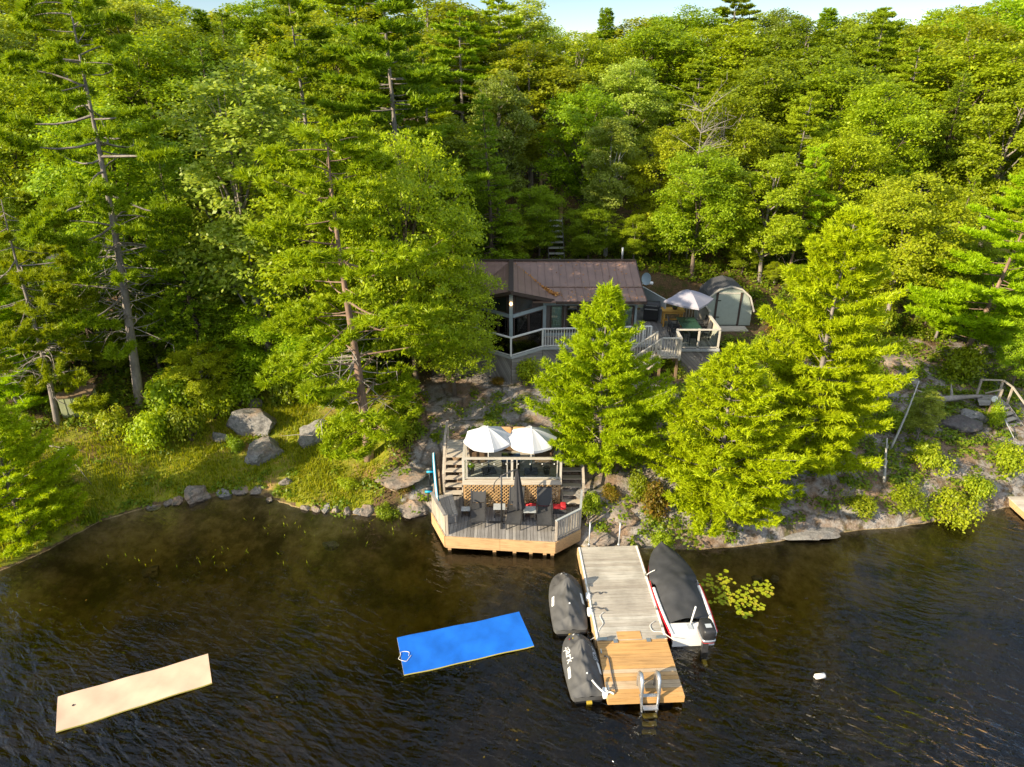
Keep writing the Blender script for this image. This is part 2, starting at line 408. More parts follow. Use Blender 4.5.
PL = ([-60, -40, -15, -6, -2, -0.8, -0.15, 0.1, 0.5, 1.2, 2.2, 4, 8, 12, 15, 22, 32, 47, 80, 180, 500], [-6, -5.5, -3.2, -1.5, -0.6, -0.3, -0.1, 0.12, 0.3, 0.42, 0.6, 0.95, 1.6, 2.3, 3.1, 5.0, 7.0, 8.4, 9, 7.5, 5])
PR = ([-60, -40, -15, -6, -2, -0.8, -0.15, 0.05, 0.35, 1.0, 2.0, 4, 7, 10, 14, 22, 32, 47, 80, 180, 500], [-6, -5.5, -3.8, -2.0, -0.9, -0.5, -0.2, 0.25, 0.6, 0.95, 1.45, 1.95, 2.5, 3.1, 3.7, 5.3, 7.0, 8.4, 9, 7.5, 5])
def sstep(a, b, x):
    t = min(1, max(0, (x-a)/(b-a))); return t*t*(3-2*t)
def shore_y(x): return float(np.interp(x, SX, SY))
def ground_z(x, y):
    d = y-shore_y(x)
    c, l, r = float(np.interp(d, *PC)), float(np.interp(d, *PL)), float(np.interp(d, *PR))
    wl = 1-sstep(-8, -4, x); wr = sstep(5, 9, x)
    z = c*(1-wl-wr)+l*wl+r*wr
    nz = mnoise.noise((x*0.11, y*0.11, 3.1))*0.55+mnoise.noise((x*0.37, y*0.37, 7.7))*0.22
    rk = mnoise.noise((x*0.9, y*0.9, 1.3))*0.10
    k = sstep(0.2, 2.5, d)
    z += (nz*k*(0.5 if d < 15 else 1.3)+rk*k) if d > 0 else nz*0.35*sstep(0.3, 3, -d)
    # level pads under the decks, cottage and shed
    def pad(z, x0, x1, y0, y1, zz, b=1.2, only_down=True):
        w = sstep(x0-b, x0, x)*(1-sstep(x1, x1+b, x))*sstep(y0-b, y0, y)*(1-sstep(y1, y1+b, y))
        t = min(z, zz) if only_down else zz
        return z*(1-w)+t*w
    z = pad(z, -2.0, 2.1, 23.5, 26.9, 1.75, 0.5)
    z = pad(z, -3.1, -2.0, 23.3, 24.4, 0.45, 0.4)
    z = pad(z, 2.0, 3.0, 23.0, 23.6, 0.4, 0.4)
    z = pad(z, -5.5, 11, 31.5, 40.5, 3.1, 1.5)
    z = pad(z, -5.5, 11, 31.5, 33.5, 2.5, 1.0)
    z = pad(z, 10.9, 14.2, 36.6, 40.5, 3.55, 0.8, False)
    return z
def zones(x, y):
    d = y-shore_y(x)
    n = mnoise.noise((x*0.25, y*0.25, 9.0))*0.5+mnoise.noise((x*0.8, y*0.8, 4.0))*0.3
    g = (1-sstep(-7.5, -4.2, x+n*2.0))*(1-sstep(6.0, 9.5, d+n*3))*sstep(-0.1, 0.3, d)
    r = sstep(-5.2, -3.4, x+n*1.6)*(1-sstep(9.5, 13.5, d+n*4+max(0, 2-x)*0.1))*(1-0.45*sstep(4.5, 8, x))
    return g, r
def axis(fine0, fine1, step, lo, hi):
    a = list(np.arange(fine0, fine1+1e-6, step)); s = step; v = a[-1]
    while v < hi: s = min(s*1.16, 25); v += s; a.append(v)
    s = step; v = fine0; pre = []
    while v > lo: s = min(s*1.16, 25); v -= s; pre.append(v)
    return pre[::-1]+a
gx = axis(-27, 27, 0.3, -400, 400); gy = axis(16, 44, 0.3, -300, 420)
gv, gc = [], []
for y in gy:
    for x in gx:
        gv.append((x, y, ground_z(x, y)))
        gr, rk = zones(x, y); gc.append((gr, rk, 0, 1))
nxx = len(gx)
gf = [(j*nxx+i, j*nxx+i+1, (j+1)*nxx+i+1, (j+1)*nxx+i) for j in range(len(gy)-1) for i in range(nxx-1)]
me = bpy.data.meshes.new('ground'); me.from_pydata(gv, [], gf); me.update()
ca = me.color_attributes.new('zone', 'FLOAT_COLOR', 'POINT'); ca.data.foreach_set('color', np.array(gc, np.float32).ravel())
me.polygons.foreach_set('use_smooth', [True]*len(me.polygons))
def ground_material():
    m, nt, out = mat('ground_mix')
    at = nt.nodes.new('ShaderNodeVertexColor'); at.layer_name = 'zone'
    sp = nt.nodes.new('ShaderNodeSeparateColor'); nt.links.new(at.outputs['Color'], sp.inputs[0])
    v = wpos(nt); sz = nt.nodes.new('ShaderNodeSeparateXYZ'); nt.links.new(v, sz.inputs[0])
    big = noise(nt, v, 0.5, 6, 0.65); mid = noise(nt, v, 2.6, 6, 0.65); fine = noise(nt, v, 14, 5, 0.7)
    # forest floor
    litter = ramp(nt, fine, [(0.25, (0.035, 0.024, 0.014)), (0.5, (0.11, 0.07, 0.036)), (0.75, (0.23, 0.145, 0.075))]).outputs[0]
    litter = mixc(nt, ramp(nt, mid, [(0.48, 0.0), (0.64, 0.85)]).outputs[0], litter, (0.05, 0.065, 0.012))
    # low green growth tint added far to the sides for the lake's reflections
    ax = ramp(nt, mth(nt, 'MULTIPLY_ADD', mth(nt, 'ABSOLUTE', sz.outputs[0]), 0.02, -0.5), [(0.0, 0.0), (0.25, 0.9)]).outputs[0]
    litter = mixc(nt, ax, litter, mixc(nt, mid, (0.02, 0.035, 0.006), (0.07, 0.1, 0.012)))
    # lawn
    lawn = ramp(nt, mid, [(0.25, (0.1, 0.13, 0.01)), (0.5, (0.19, 0.21, 0.014)), (0.75, (0.28, 0.23, 0.03))]).outputs[0]
    lawn = mixc(nt, ramp(nt, big, [(0.52, 0.0), (0.66, 0.85)]).outputs[0], lawn, (0.3, 0.18, 0.08))
    # bare granite with lichen, cracks, needles in the hollows
    rock = ramp(nt, mid, [(0.28, (0.15, 0.135, 0.12)), (0.52, (0.285, 0.26, 0.235)), (0.78, (0.44, 0.41, 0.38))]).outputs[0]
    rock = mixc(nt, ramp(nt, big, [(0.46, 0.0), (0.6, 0.9)]).outputs[0], rock, (0.24, 0.155, 0.095))
    vo = nt.nodes.new('ShaderNodeTexVoronoi'); vo.feature = 'DISTANCE_TO_EDGE'; vo.inputs['Scale'].default_value = 0.55
    wv = mixc(nt, 0.25, v, noise(nt, v, 1.5, 3)); nt.links.new(wv, vo.inputs['Vector'])
    crack = ramp(nt, vo.outputs['Distance'], [(0.0, 1.0), (0.035, 0.0)]).outputs[0]
    rock = mixc(nt, mth(nt, 'MULTIPLY', crack, 0.7), rock, (0.05, 0.04, 0.03))
    moss = ramp(nt, noise(nt, v, 1.1, 7, 0.7), [(0.54, 0.0), (0.62, 0.85)]).outputs[0]
    rock = mixc(nt, moss, rock, (0.085, 0.08, 0.018))
    rock = mixc(nt, 1.0, rock, ramp(nt, fine, [(0.3, 0.6), (0.7, 1.25)]).outputs[0], 'MULTIPLY')
    # lake bed: amber sand, silt, sunken leaves
    bed = ramp(nt, mid, [(0.3, (0.2, 0.14, 0.06)), (0.5, (0.36, 0.26, 0.12)), (0.72, (0.5, 0.38, 0.2))]).outputs[0]
    bed = mixc(nt, ramp(nt, big, [(0.45, 0.0), (0.6, 0.85)]).outputs[0], bed, (0.09, 0.066, 0.03))
    gm = mth(nt, 'MULTIPLY_ADD', mid, 1.2, -0.6)
    c = mixc(nt, ramp(nt, mth(nt, 'ADD', sp.outputs[1], gm), [(0.35, 0.0), (0.55, 1.0)]).outputs[0], litter, rock)
    c = mixc(nt, ramp(nt, mth(nt, 'ADD', sp.outputs[0], gm), [(0.35, 0.0), (0.55, 1.0)]).outputs[0], c, lawn)
    c = mixc(nt, ramp(nt, sz.outputs[2], [(0.0, 1.0), (0.04, 0.0)]).outputs[0], c, bed)
    h = mth(nt, 'ADD', mid, mth(nt, 'MULTIPLY', fine, 0.35))
    principled(nt, out, c, 0.9, bump(nt, h, 0.8, 0.12), 0, 0.2)
    return m
me.materials.append(ground_material())
tag(link('ground', me), kind='structure')

# ------------------------------------------------------------------ lake water: clear amber volume under a rippled surface
def water_material():
    m, nt, out = mat('lake_water')
    v = wpos(nt)
    big = noise(nt, wpos(nt, (0.09, 0.06, 1)), 1.0, 3, 0.5)
    amp = ramp(nt, big, [(0.34, 0.25), (0.60, 1.15)]).outputs[0]
    w1 = noise(nt, wrot(nt, R(33), (1.1, 3.2, 1)), 1.0, 3, 0.5, 0.6)
    w2 = noise(nt, wrot(nt, R(12), (1.7, 6.0, 1)), 1.0, 2, 0.5, 0.3)
    w3 = noise(nt, wrot(nt, R(50), (0.3, 0.9, 1)), 1.0, 2, 0.5)
    h = mth(nt, 'ADD', mth(nt, 'ADD', w1, mth(nt, 'MULTIPLY', w2, 0.45)), mth(nt, 'MULTIPLY', w3, 0.8))
    # the water lies calmer in the lee of the bank
    sy = nt.nodes.new('ShaderNodeSeparateXYZ'); nt.links.new(v, sy.inputs[0])
    lee = ramp(nt, mth(nt, 'MULTIPLY_ADD', sy.outputs[1], 0.1, -1.2), [(0.15, 1.0), (0.95, 0.3)]).outputs[0]
    h = mth(nt, 'MULTIPLY', h, mth(nt, 'MULTIPLY', amp, lee))
    b = nt.nodes.new('ShaderNodeBump'); b.inputs['Strength'].default_value = 1.0; b.inputs['Distance'].default_value = 0.135
    nt.links.new(h, b.inputs['Height'])
    fr = nt.nodes.new('ShaderNodeFresnel'); fr.inputs['IOR'].default_value = 1.36; nt.links.new(b.outputs[0], fr.inputs['Normal'])
    gl = nt.nodes.new('ShaderNodeBsdfGlossy'); gl.inputs['Roughness'].default_value = 0.05; nt.links.new(b.outputs[0], gl.inputs['Normal'])
    tr = nt.nodes.new('ShaderNodeBsdfTransparent')
    mx = nt.nodes.new('ShaderNodeMixShader'); nt.links.new(mth(nt, 'MINIMUM', mth(nt, 'MULTIPLY', fr.outputs[0], 1.9), 1.0), mx.inputs[0])
    nt.links.new(tr.outputs[0], mx.inputs[1]); nt.links.new(gl.outputs[0], mx.inputs[2])
    nt.links.new(mx.outputs[0], out.inputs['Surface'])
    va = nt.nodes.new('ShaderNodeVolumeAbsorption'); va.inputs['Color'].default_value = (0.62, 0.55, 0.06, 1); va.inputs['Density'].default_value = 0.95
    nt.links.new(va.outputs[0], out.inputs['Volume'])
    return m
wb = MB(); wb.bb(-399, 399, -299, 120, -9, 0.0)
tag(wb.build('water', water_material()), kind='structure')

# ------------------------------------------------------------------ ground cover (nobody could count it)
def on_ground(xs, ys): return np.array([ground_z(float(x), float(y)) for x, y in zip(xs, ys)])
def grass_patch():
    rg = np.random.default_rng(3); N = 26000; C = []
    xs = rg.uniform(-26, -3.5, N*3); ys = rg.uniform(19, 34, N*3); keep = []
    for x, y in zip(xs, ys):
        g, r = zones(x, y)
        if y > shore_y(x)+0.08 and rg.random() < g*(0.55+0.9*mnoise.noise((x*0.6, y*0.6, 2)))*1.3: keep.append((x, y, ground_z(x, y)))
        if len(keep) >= N: break
    p = np.array(keep); n = len(p)
    L = rg.uniform(0.10, 0.26, n); a = rg.uniform(0, 2*math.pi, n); lean = rg.uniform(0, 0.6, n)
    w = np.stack([np.cos(a), np.sin(a), np.zeros(n)], 1)*0.03
    tip = p+np.stack([np.sin(a)*lean*L, -np.cos(a)*lean*L, L], 1)
    v = np.empty((n, 3, 3)); v[:, 0] = p-w; v[:, 1] = p+w; v[:, 2] = tip
    tag(link('grass', np_mesh('grass', v.reshape(-1, 3), 3, M['grass'])), 'short uneven lawn grass along the left bank', 'grass', kind='stuff')
grass_patch()
def undergrowth():
    rg = np.random.default_rng(5); cl = []
    tries = 0
    while len(cl) < 4200 and tries < 60000:
        tries += 1
        x = rg.uniform(-34, 34); y = rg.uniform(20, 50)
        d = y-shore_y(x)
        if d < 0.05 or abs(x) > 0.78*y+2: continue
        if -6 < x < 11.5 and 31 < y < 42: continue
        if -3.6 < x < 3.3 and y < 27.3: continue
        if 10.5 < x < 14.6 and 35.5 < y < 41: continue
        g, r = zones(x, y)
        pr = 0.75
        if g > 0.4: pr = 0.05+0.25*max(0, mnoise.noise((x*0.5, y*0.5, 8)))
        elif r > 0.4: pr = (0.10 if x < 5 else 0.35)+1.5*max(0, mnoise.noise((x*0.45, y*0.45, 5))-0.05)
        if d < 0.7 and x < -3.5: pr = 0.8
        if d < 1.6 and x > 3: pr = 0.7
        elif x > 8 and d < 13: pr = max(pr, 0.75)
        if rg.random() > pr: continue
        h = rg.uniform(0.08, 0.24) if (d < 0.7 and x < -3.5) else rg.uniform(0.15, 0.5) if r > 0.4 or g > 0.4 else rg.uniform(0.25, 0.9)
        cl.append((x, y, ground_z(x, y), h))
    out = []
    for x, y, z, h in cl:
        n = int(28+60*h); s = rg.uniform(0.3, 0.62)
        q = unit(rg.normal(size=(n, 3)))*rg.uniform(0.35, 1, (n, 1)); q[:, 2] = np.abs(q[:, 2])
        c = np.array([x, y, z])+q*np.array([s, s, h])
        out.append(leaf_verts(c, q+np.array([0, -0.2, 0.9])+rg.normal(size=(n, 3))*0.5, rg.uniform(0.05, 0.1, n), rg))
    tag(link('undergrowth', np_mesh('undergrowth', np.concatenate(out), 4, M['litter'])), 'low leafy plants and blueberry scrub covering the forest floor', 'undergrowth', kind='stuff')
undergrowth()
def water_weeds():
    rg = np.random.default_rng(8); out = []
    for cx, cy, n, sp in ((292, 528, 26, 26), (250, 552, 14, 30), (405, 527, 18, 22), (345, 530, 14, 26), (215, 557, 10, 24), (120, 562, 8, 16)):
        for k in range(n):
            p = P(cx+rg.normal()*sp, cy+rg.normal()*sp*0.25, 0.0)
            if p.y > shore_y(p.x)-0.25: continue
            a = rg.uniform(0, 6.28); L = rg.uniform(0.05, 0.16); w = Vector((math.cos(a), math.sin(a), 0))*0.025
            b = Vector((p.x, p.y, -0.08)); t = Vector((p.x+rg.normal()*0.08, p.y+rg.normal()*0.08, L))
            out += [b-w, b+w, t]
    tag(link('water_weeds', np_mesh('water_weeds', np.array([tuple(v) for v in out]), 3, M['grass'])), 'pale reed shoots breaking the shallow water by the bank', 'reeds', kind='stuff')
water_weeds()

# ------------------------------------------------------------------ stones and boulders
def rock_mesh(seed, sub=3, flat=0.25, cuts=11):
    import bmesh
    rg = random.Random(seed); bm = bmesh.new(); bmesh.ops.create_icosphere(bm, subdivisions=sub+1, radius=1.0)
    planes = []
    for k in range(cuts):
        n = Vector((rg.gauss(0, 1), rg.gauss(0, 1), rg.gauss(0.2, 0.8))).normalized(); planes.append((n, rg.uniform(0.5, 0.82)))
    for v in bm.verts:
        p = v.co.copy()
        for n, d in planes:
            k = p.dot(n)-d
            if k > 0: p -= n*k*0.97
        q = p*1.7+Vector((seed*3.1, 0, 0))
        p *= 1+0.17*mnoise.noise(q)+0.08*mnoise.noise(q*3)+0.035*mnoise.noise(q*8)
        v.co = p
    me = bpy.data.meshes.new('rock'); bm.to_mesh(me); bm.free()
    me.polygons.foreach_set('use_smooth', [False]*len(me.polygons)); return me
def boulder(name, label, cat, loc, size, seed, m='rock', rotz=0.0, tilt=0.0, group=None, sub=3):
    me = rock_mesh(seed, sub); me.materials.append(M[m])
    o = link(name, me, None, loc, (tilt, tilt*0.5, rotz), size); return tag(o, label, cat, group)
def at_px(px, py, z0=0.5):
    z = z0
    for _ in range(8):
        p = P(px, py, z); z = 0.5*z+0.5*ground_z(p.x, p.y)
    p = P(px, py, z); return Vector((p.x, p.y, ground_z(p.x, p.y)))
def rock_px(px, py, wpx, hpx, label, seed, m='rock', rotz=0.0, name='boulder', cat='boulder', group=None, dz=0.0, dep=0.8, z=None):
    p = at_px(px, py+hpx*0.3) if z is None else P(px, py+hpx*0.3, z)
    s = depth_of(p.y, p.z)/F
    w = wpx*s*0.54; h = hpx*s*0.52
    return boulder(name, label, cat, (p.x, p.y+w*0.3, p.z+h*0.25+dz), (w, w*dep, h), seed, m, rotz, 0.12*math.sin(seed), group)
rock_px(254, 421, 54, 35, 'large grey granite boulder leaning above the lawn, widest of the boulder group', 3)
rock_px(264, 450, 46, 30, 'rounded grey boulder at the lawn edge, lowest of the boulder group', 5)
rock_px(219, 437, 18, 14, 'small pale pointed stone among leaves beside the big boulders', 8)
rock_px(254, 404, 18, 16, 'grey boulder top showing behind the widest boulder', 13)
rock_px(312, 432, 38, 36, 'steep grey slab of rock under the red pine branches', 21, rotz=0.5)
rock_px(284, 482, 13, 10, 'little pale stone lying alone on the mossy bank', 4)
SH = 'shoreline stones edging the left bank'
stones = [(153, 507, 16, 7, 'flat reddish stone at the far end of the lawn stones'), (168, 503, 14, 9, 'narrow brown stone beside the largest shore stone'), (177, 500, 14, 14, 'upright dark stone leaning on the largest shore stone'),
          (196, 494, 34, 22, 'large speckled shore stone, biggest on the lawn waterline'), (222, 493, 22, 12, 'flat topped tan stone right of the biggest shore stone'), (238, 491, 20, 10, 'low tan stone at the tip of the lawn'),
          (256, 490, 16, 9, 'bluish grey stone where the lawn bank turns'), (270, 500, 10, 8, 'dark round stone at the notch of the bank'),
          (306, 507, 12, 9, 'first grey stone of the little rubble row'), (315, 508, 12, 10, 'rust coloured stone in the little rubble row'), (326, 508, 13, 11, 'squarish grey stone in the middle of the rubble row'),
          (336, 508, 11, 9, 'pinkish small stone in the rubble row'), (347, 510, 12, 9, 'dull brown stone in the rubble row'), (358, 510, 12, 9, 'rounded pale stone in the rubble row'), (369, 509, 19, 12, 'light tan stone ending the rubble row by the green tuft')]
for i, (x, y, w, h, lb) in enumerate(stones):
    rock_px(x, y, w, h, lb, 40+i, 'rock_warm' if i % 3 != 1 else 'rock', i*0.7, 'shore_stone', 'stone', SH, dz=-0.02)
rock_px(398, 478, 62, 20, 'broad pale rock ledge left of the lower deck stairs', 61, 'rock_warm', name='rock_ledge', cat='rock')
rock_px(416, 508, 36, 16, 'flat sandy slab at the waterline beside the deck', 62, 'rock_warm', name='rock_ledge', cat='rock')
rock_px(600, 536, 36, 14, 'long pale stone on the bank behind the dock end', 63, 'rock_warm', name='shore_stone', cat='stone')
rock_px(633, 541, 22, 13, 'blocky tan stone at the corner of the dock', 64, 'rock_warm', name='shore_stone', cat='stone')
rock_px(620, 514, 44, 10, 'thin flat stone set in the mossy slope above the dock', 65, 'rock_warm', name='shore_stone', cat='stone')
rock_px(598, 496, 40, 8, 'weathered flat rock step beside the right deck stairs', 66, 'rock', name='rock_ledge', cat='rock')
rock_px(800, 533, 90, 10, 'low pale granite ledge meeting the water under the pines', 67, 'rock', name='rock_ledge', cat='rock', dep=0.5, dz=-0.12)
rock_px(880, 525, 100, 14, 'long rusty rock lip along the right waterline', 68, 'rock_warm', name='rock_ledge', cat='rock', dep=0.3)
rock_px(960, 424, 44, 24, 'dark wet rock face under the driftwood log', 69, 'rock_dark', name='rock_outcrop', cat='rock')
rock_px(975, 416, 28, 18, 'pale grey rock shoulder beside the right stairs', 70, 'rock', name='rock_outcrop', cat='rock')
rock_px(890, 392, 32, 14, 'flat grey granite block by the right path', 71, 'rock', name='rock_outcrop', cat='rock')
rock_px(1012, 478, 26, 18, 'grey boulder on the bank near the right edge', 72, 'rock')
rock_px(905, 362, 44, 12, 'bare brown rock slope beside the uphill path', 73, 'rock_warm', name='rock_outcrop', cat='rock')
for i, (x, y, w, lb) in enumerate(((758, 575, 14, 'round sunken stone beyond the boat'), (775, 574, 10, 'small sunken stone beside the round one'), (612, 560, 12, 'sunken stone near the dock'), (330, 545, 18, 'flat amber stone under the shallow water'), (150, 560, 20, 'sunken pale slab off the left bank'))):
    p = P(x, y, -0.4); zz = ground_z(p.x, p.y)
    boulder('sunken_stone', lb, 'stone', (p.x, p.y, zz+0.05), (w*0.02, w*0.02, w*0.012), 90+i, 'rock_warm', i*0.8)
# ------------------------------------------------------------------ trees: crown of leaf faces over a trunk with limbs
def bez(a, b, bend, n=5):
    a, b = Vector(a), Vector(b); m = (a+b)/2+Vector(bend)
    return [a*(1-t)**2+m*(2*t*(1-t))+b*t**2 for t in [i/(n-1) for i in range(n)]]
def make_broadleaf(seed, H=12.0, Rr=3.1, base=0.28, leaf=0.16, nl=15000, lobes=16, tall=1.0, mleaf='leaf_maple', mbark='bark_brown', clump=0.62, name='broadleaf'):
    rg = np.random.default_rng(seed); rn = random.Random(seed)
    z0 = H*base; zc = (z0+H)/2; hz = (H-z0)/2
    cent = []
    for i in range(lobes):
        f = (i+0.5)/lobes; zz = -0.85+1.75*f
        rr = math.sqrt(max(0.05, 1-min(0.97, zz*zz)))*rn.uniform(0.5, 0.78) if zz < 0.8 else rn.uniform(0, 0.15)
        an = i*2.39996+rn.uniform(-0.4, 0.4)
        cent.append((rr*math.cos(an)*Rr, rr*math.sin(an)*Rr, zc+zz*hz*0.84, rn.uniform(0.34, 0.52)*Rr*(1.0 if zz < 0.7 else 0.75)))
    cent = np.array(cent)
    wgt = cent[:, 3]**2; wgt = wgt/wgt.sum()
    # twig clusters on the lobes, leaves round each twig
    ncl = max(40, int(nl/46)); li = rg.choice(len(cent), ncl, p=wgt)
    dirn = unit(rg.normal(size=(ncl, 3))+np.array([0, 0, 0.35])); rad = cent[li, 3]*rg.uniform(0.55, 1.08, ncl)
    cc = cent[li, :3]+dirn*rad[:, None]*np.array([1, 1, 0.72])
    outw = unit(cc-np.array([0, 0, zc-hz*0.3]))
    per = nl//ncl; ci = np.repeat(np.arange(ncl), per); n = len(ci)
    off = rg.normal(size=(n, 3))*np.array([1, 1, 0.45])*clump*0.42
    c = cc[ci]+off; c[:, 2] -= 0.12*(off[:, 0]**2+off[:, 1]**2)/clump
    nrm = outw[ci]*0.5+np.array([0, 0, 0.75])+rg.normal(size=(n, 3))*0.55
    v = leaf_verts(c, nrm, leaf*rg.uniform(0.65, 1.2, n), rg, 0.6, 0.2)
    crown = np_mesh(name+'_crown', v, 4, M[mleaf])
    tb = MB()
    bend = Vector((rn.uniform(-.5, .5), rn.uniform(-.5, .5), 0))
    tr = bez((0, 0, -0.4), (rn.uniform(-.3, .3), rn.uniform(-.3, .3), H*0.86), bend, 9); r0 = H*0.0135+0.02
    tb.tube(tr, [r0*(1-0.9*i/8)*(1.25 if i == 0 else 1) for i in range(9)], 8)
    for x, y, z, r in cent:
        i = int(min(7, max(2, (z*0.72)/H*9))); s = tr[i]
        br = bez(s, (x, y, z), (0, 0, -0.25), 5); q = r0*0.38
        tb.tube(br, [q, q*0.8, q*0.6, q*0.42, q*0.2], 5, False)
        for k in range(2):
            e = Vector((x, y, z))+Vector((rn.gauss(0, 1), rn.gauss(0, 1), rn.gauss(0.2, 0.8))).normalized()*r*0.85
            tb.tube(bez(br[3], e, (0, 0, 0.1), 4), [q*0.4, q*0.3, q*0.2, q*0.08], 4, False)
    return dict(crown=crown, trunk=tb.mesh(name+'_trunk', M[mbark], True), H=float(np.percentile(v[:, 2], 99.7)))
def make_conifer(seed, H=9.0, Lmax=2.4, z0=0.6, step=0.42, nb=6, taper=0.85, up=0.25, droop=0.0, tuft=9, nl=0.2, nw=0.032, tw=7, mleaf='needle_white', mbark='bark_grey', bare=0.0, lean=(0, 0), top=0.5, flat=0.5, gap=0.0, name='conifer', start=0.3, dead=0, tufted=False, prof=None, ez=1.0):
    rg = np.random.default_rng(seed); rn = random.Random(seed)
    def axis_pt(z):
        f = z/H; return Vector((lean[0]*f+0.1*math.sin(f*5+seed), lean[1]*f+0.1*math.cos(f*4+seed), z))
    tb = MB(); r0 = 0.012*H+0.03
    tb.tube([axis_pt(-0.4+(H+0.3)*i/12) for i in range(13)], [r0*(1-0.93*i/12) for i in range(13)], 8)
    TC, TD, TS = [], [], []
    z = z0; k = 0
    while z < H-0.12:
        f = (z-z0)/(H-z0)
        pf = prof(f) if prof else (1-f)**taper*(0.55+0.45*min(1, f/0.12))
        L = Lmax*pf+0.05
        for b in range(nb):
            if rn.random() < gap: continue
            an = k*0.9+b*2*math.pi/nb+rn.uniform(-0.35, 0.35)
            l = L*rn.uniform(0.55, 1.25); hd = Vector((math.cos(an), math.sin(an), 0))
            a = axis_pt(min(H-.1, z+rn.uniform(-0.5, 0.5)*step))
            rise = l*(up*(0.5+f*1.2)-droop+(rn.uniform(-.3, .3) if tufted else 0))
            e = a+hd*l+Vector((0, 0, rise)); mid = Vector((0, 0, -0.10*l+rn.uniform(-0.05, 0.05))) if not tufted else Vector((rn.uniform(-.28, .28)*l, rn.uniform(-.28, .28)*l, rn.uniform(-.35, .3)*l))
            pts = bez(a, e, mid, 6); q = max(0.008, r0*0.22*(l/Lmax))
            tb.tube(pts, [q, q*0.85, q*0.7, q*0.5, q*0.35, q*0.12], 4, False)
            nt_ = max(2, int(tw*l/1.2)); side = Vector((-hd.y, hd.x, 0))
            for t in range(nt_+1):
                s = start+(1-start)*(t+rn.random()*0.6)/(nt_+0.6) if t < nt_ else 1.0
                x = s*5; i = min(4, int(x)); p = pts[i].lerp(pts[i+1], min(1.0, x-i))
                if t == nt_:
                    TC.append(p); TD.append(hd+Vector((0, 0, 0.5))); TS.append(1.0); continue
                tl = (0.16+0.42*l*(1-s)*0.55+0.12)*rn.uniform(0.6, 1.2)
                for sg in (-1, 1):
                    d = (hd*0.75+side*sg+Vector((0, 0, rn.uniform(0.0, 0.35)))).normalized()
                    m = max(1, int(tl/(0.30 if tufted else 0.15)))
                    for j in range(m):
                        TC.append(p+d*tl*(j+1)/m+Vector((0, 0, rn.uniform(-0.04, 0.05)))); TD.append(d+Vector((0, 0, 0.45))); TS.append(rn.uniform(0.75, 1.1))
        z += step*rn.uniform(0.75, 1.25)*(1.0 if f < 0.75 else 0.8); k += 1
    for q in range(8):
        TC.append(axis_pt(H-0.05*q)); TD.append(Vector((0, 0, 1))); TS.append(0.9)
    C = np.array([tuple(p) for p in TC]); D = unit(np.array([tuple(p) for p in TD])); S = np.array(TS)
    n = len(C); idx = np.repeat(np.arange(n), tuft); N = len(idx)
    spread = rg.normal(size=(N, 3))*np.array([1, 1, ez]); nd_ = unit(D[idx]*(0.9 if not tufted else 0.5)+spread*0.62)
    base = C[idx]+rg.normal(size=(N, 3))*0.035
    ln = (nl*S[idx]*rg.uniform(0.7, 1.15, N))[:, None]
    sd = unit(np.cross(nd_, rg.normal(size=(N, 3))*0.6+np.array([0, 0, flat])))*nw
    v = np.empty((N, 3, 3)); v[:, 0] = base-sd; v[:, 1] = base+sd; v[:, 2] = base+nd_*ln
    crown = np_mesh(name+'_crown', v.reshape(-1, 3), 3, M[mleaf])
    res = dict(crown=crown, trunk=tb.mesh(name+'_trunk', M[mbark], True), H=H)
    if dead:
        db = MB()
        for i in range(dead):
            zz = H*rn.uniform(0.12, 0.6) if z0 > H*0.3 else H*rn.uniform(0.2, 0.45); an = rn.uniform(0, 6.28); l = rn.uniform(0.5, 2.2)
            a = axis_pt(zz); hd = Vector((math.cos(an), math.sin(an), 0)); e = a+hd*l+Vector((0, 0, l*rn.uniform(-0.7, 0.45)))
            pts = bez(a, e, (rn.uniform(-.35, .35), rn.uniform(-.35, .35), rn.uniform(-0.25, 0.5)), 5); db.tube(pts, [0.028, 0.022, 0.017, 0.012, 0.006], 4, False)
            for j in range(3):
                p = pts[2+j % 3]; d = Vector((rn.gauss(0, 1), rn.gauss(0, 1), rn.gauss(-0.2, 0.6)))*0.45
                db.tube(bez(p, p+d, (0, 0, 0.08), 3), [0.016, 0.012, 0.005], 4, False)
        res['dead'] = db.mesh(name+'_dead', M['dead'], True)
    return res
def put_tree(name, label, cat, kind, x, y, ztop=None, height=None, wscale=1.0, rotz=None, group=None, base_z=None, tilt=(0, 0)):
    k = KINDS[kind]; gz = ground_z(x, y) if base_z is None else base_z
    h = height if height else ztop-gz
    s = h/k['H']
    o = thing(name, label, cat, (x, y, gz), random.uniform(0, 6.28) if rotz is None else rotz, group)
    o.rotation_euler = (tilt[0], tilt[1], o.rotation_euler[2]); o.scale = (s*wscale, s*wscale, s)
    link('trunk', k['trunk'], o); link('crown', k['crown'], o)
    if 'dead' in k: link('dead_branches', k['dead'], o)
    return o
def ztop_px(py, Y): return CAMZ+Y*math.tan(math.atan((383.5-py)/F)-PITCH)
def tree_px(name, label, cat, kind, px, Y, ytop, wscale=1.0, rotz=None, group=None, **kw):
    zt = ztop_px(ytop, Y); zm = zt*0.6+ground_z(0, Y)*0.4
    return put_tree(name, label, cat, kind, X_at(px, Y, zm), Y, zt, None, wscale, rotz, group, **kw)
KINDS = {}
KINDS['maple0'] = make_broadleaf(1, 12, 3.3, 0.13, 0.098, 32000, 17)
KINDS['maple1'] = make_broadleaf(2, 12, 3.0, 0.12, 0.095, 32000, 19)
KINDS['oak0'] = make_broadleaf(3, 12, 3.5, 0.16, 0.105, 32000, 15, mleaf='leaf_oak', mbark='bark_grey')
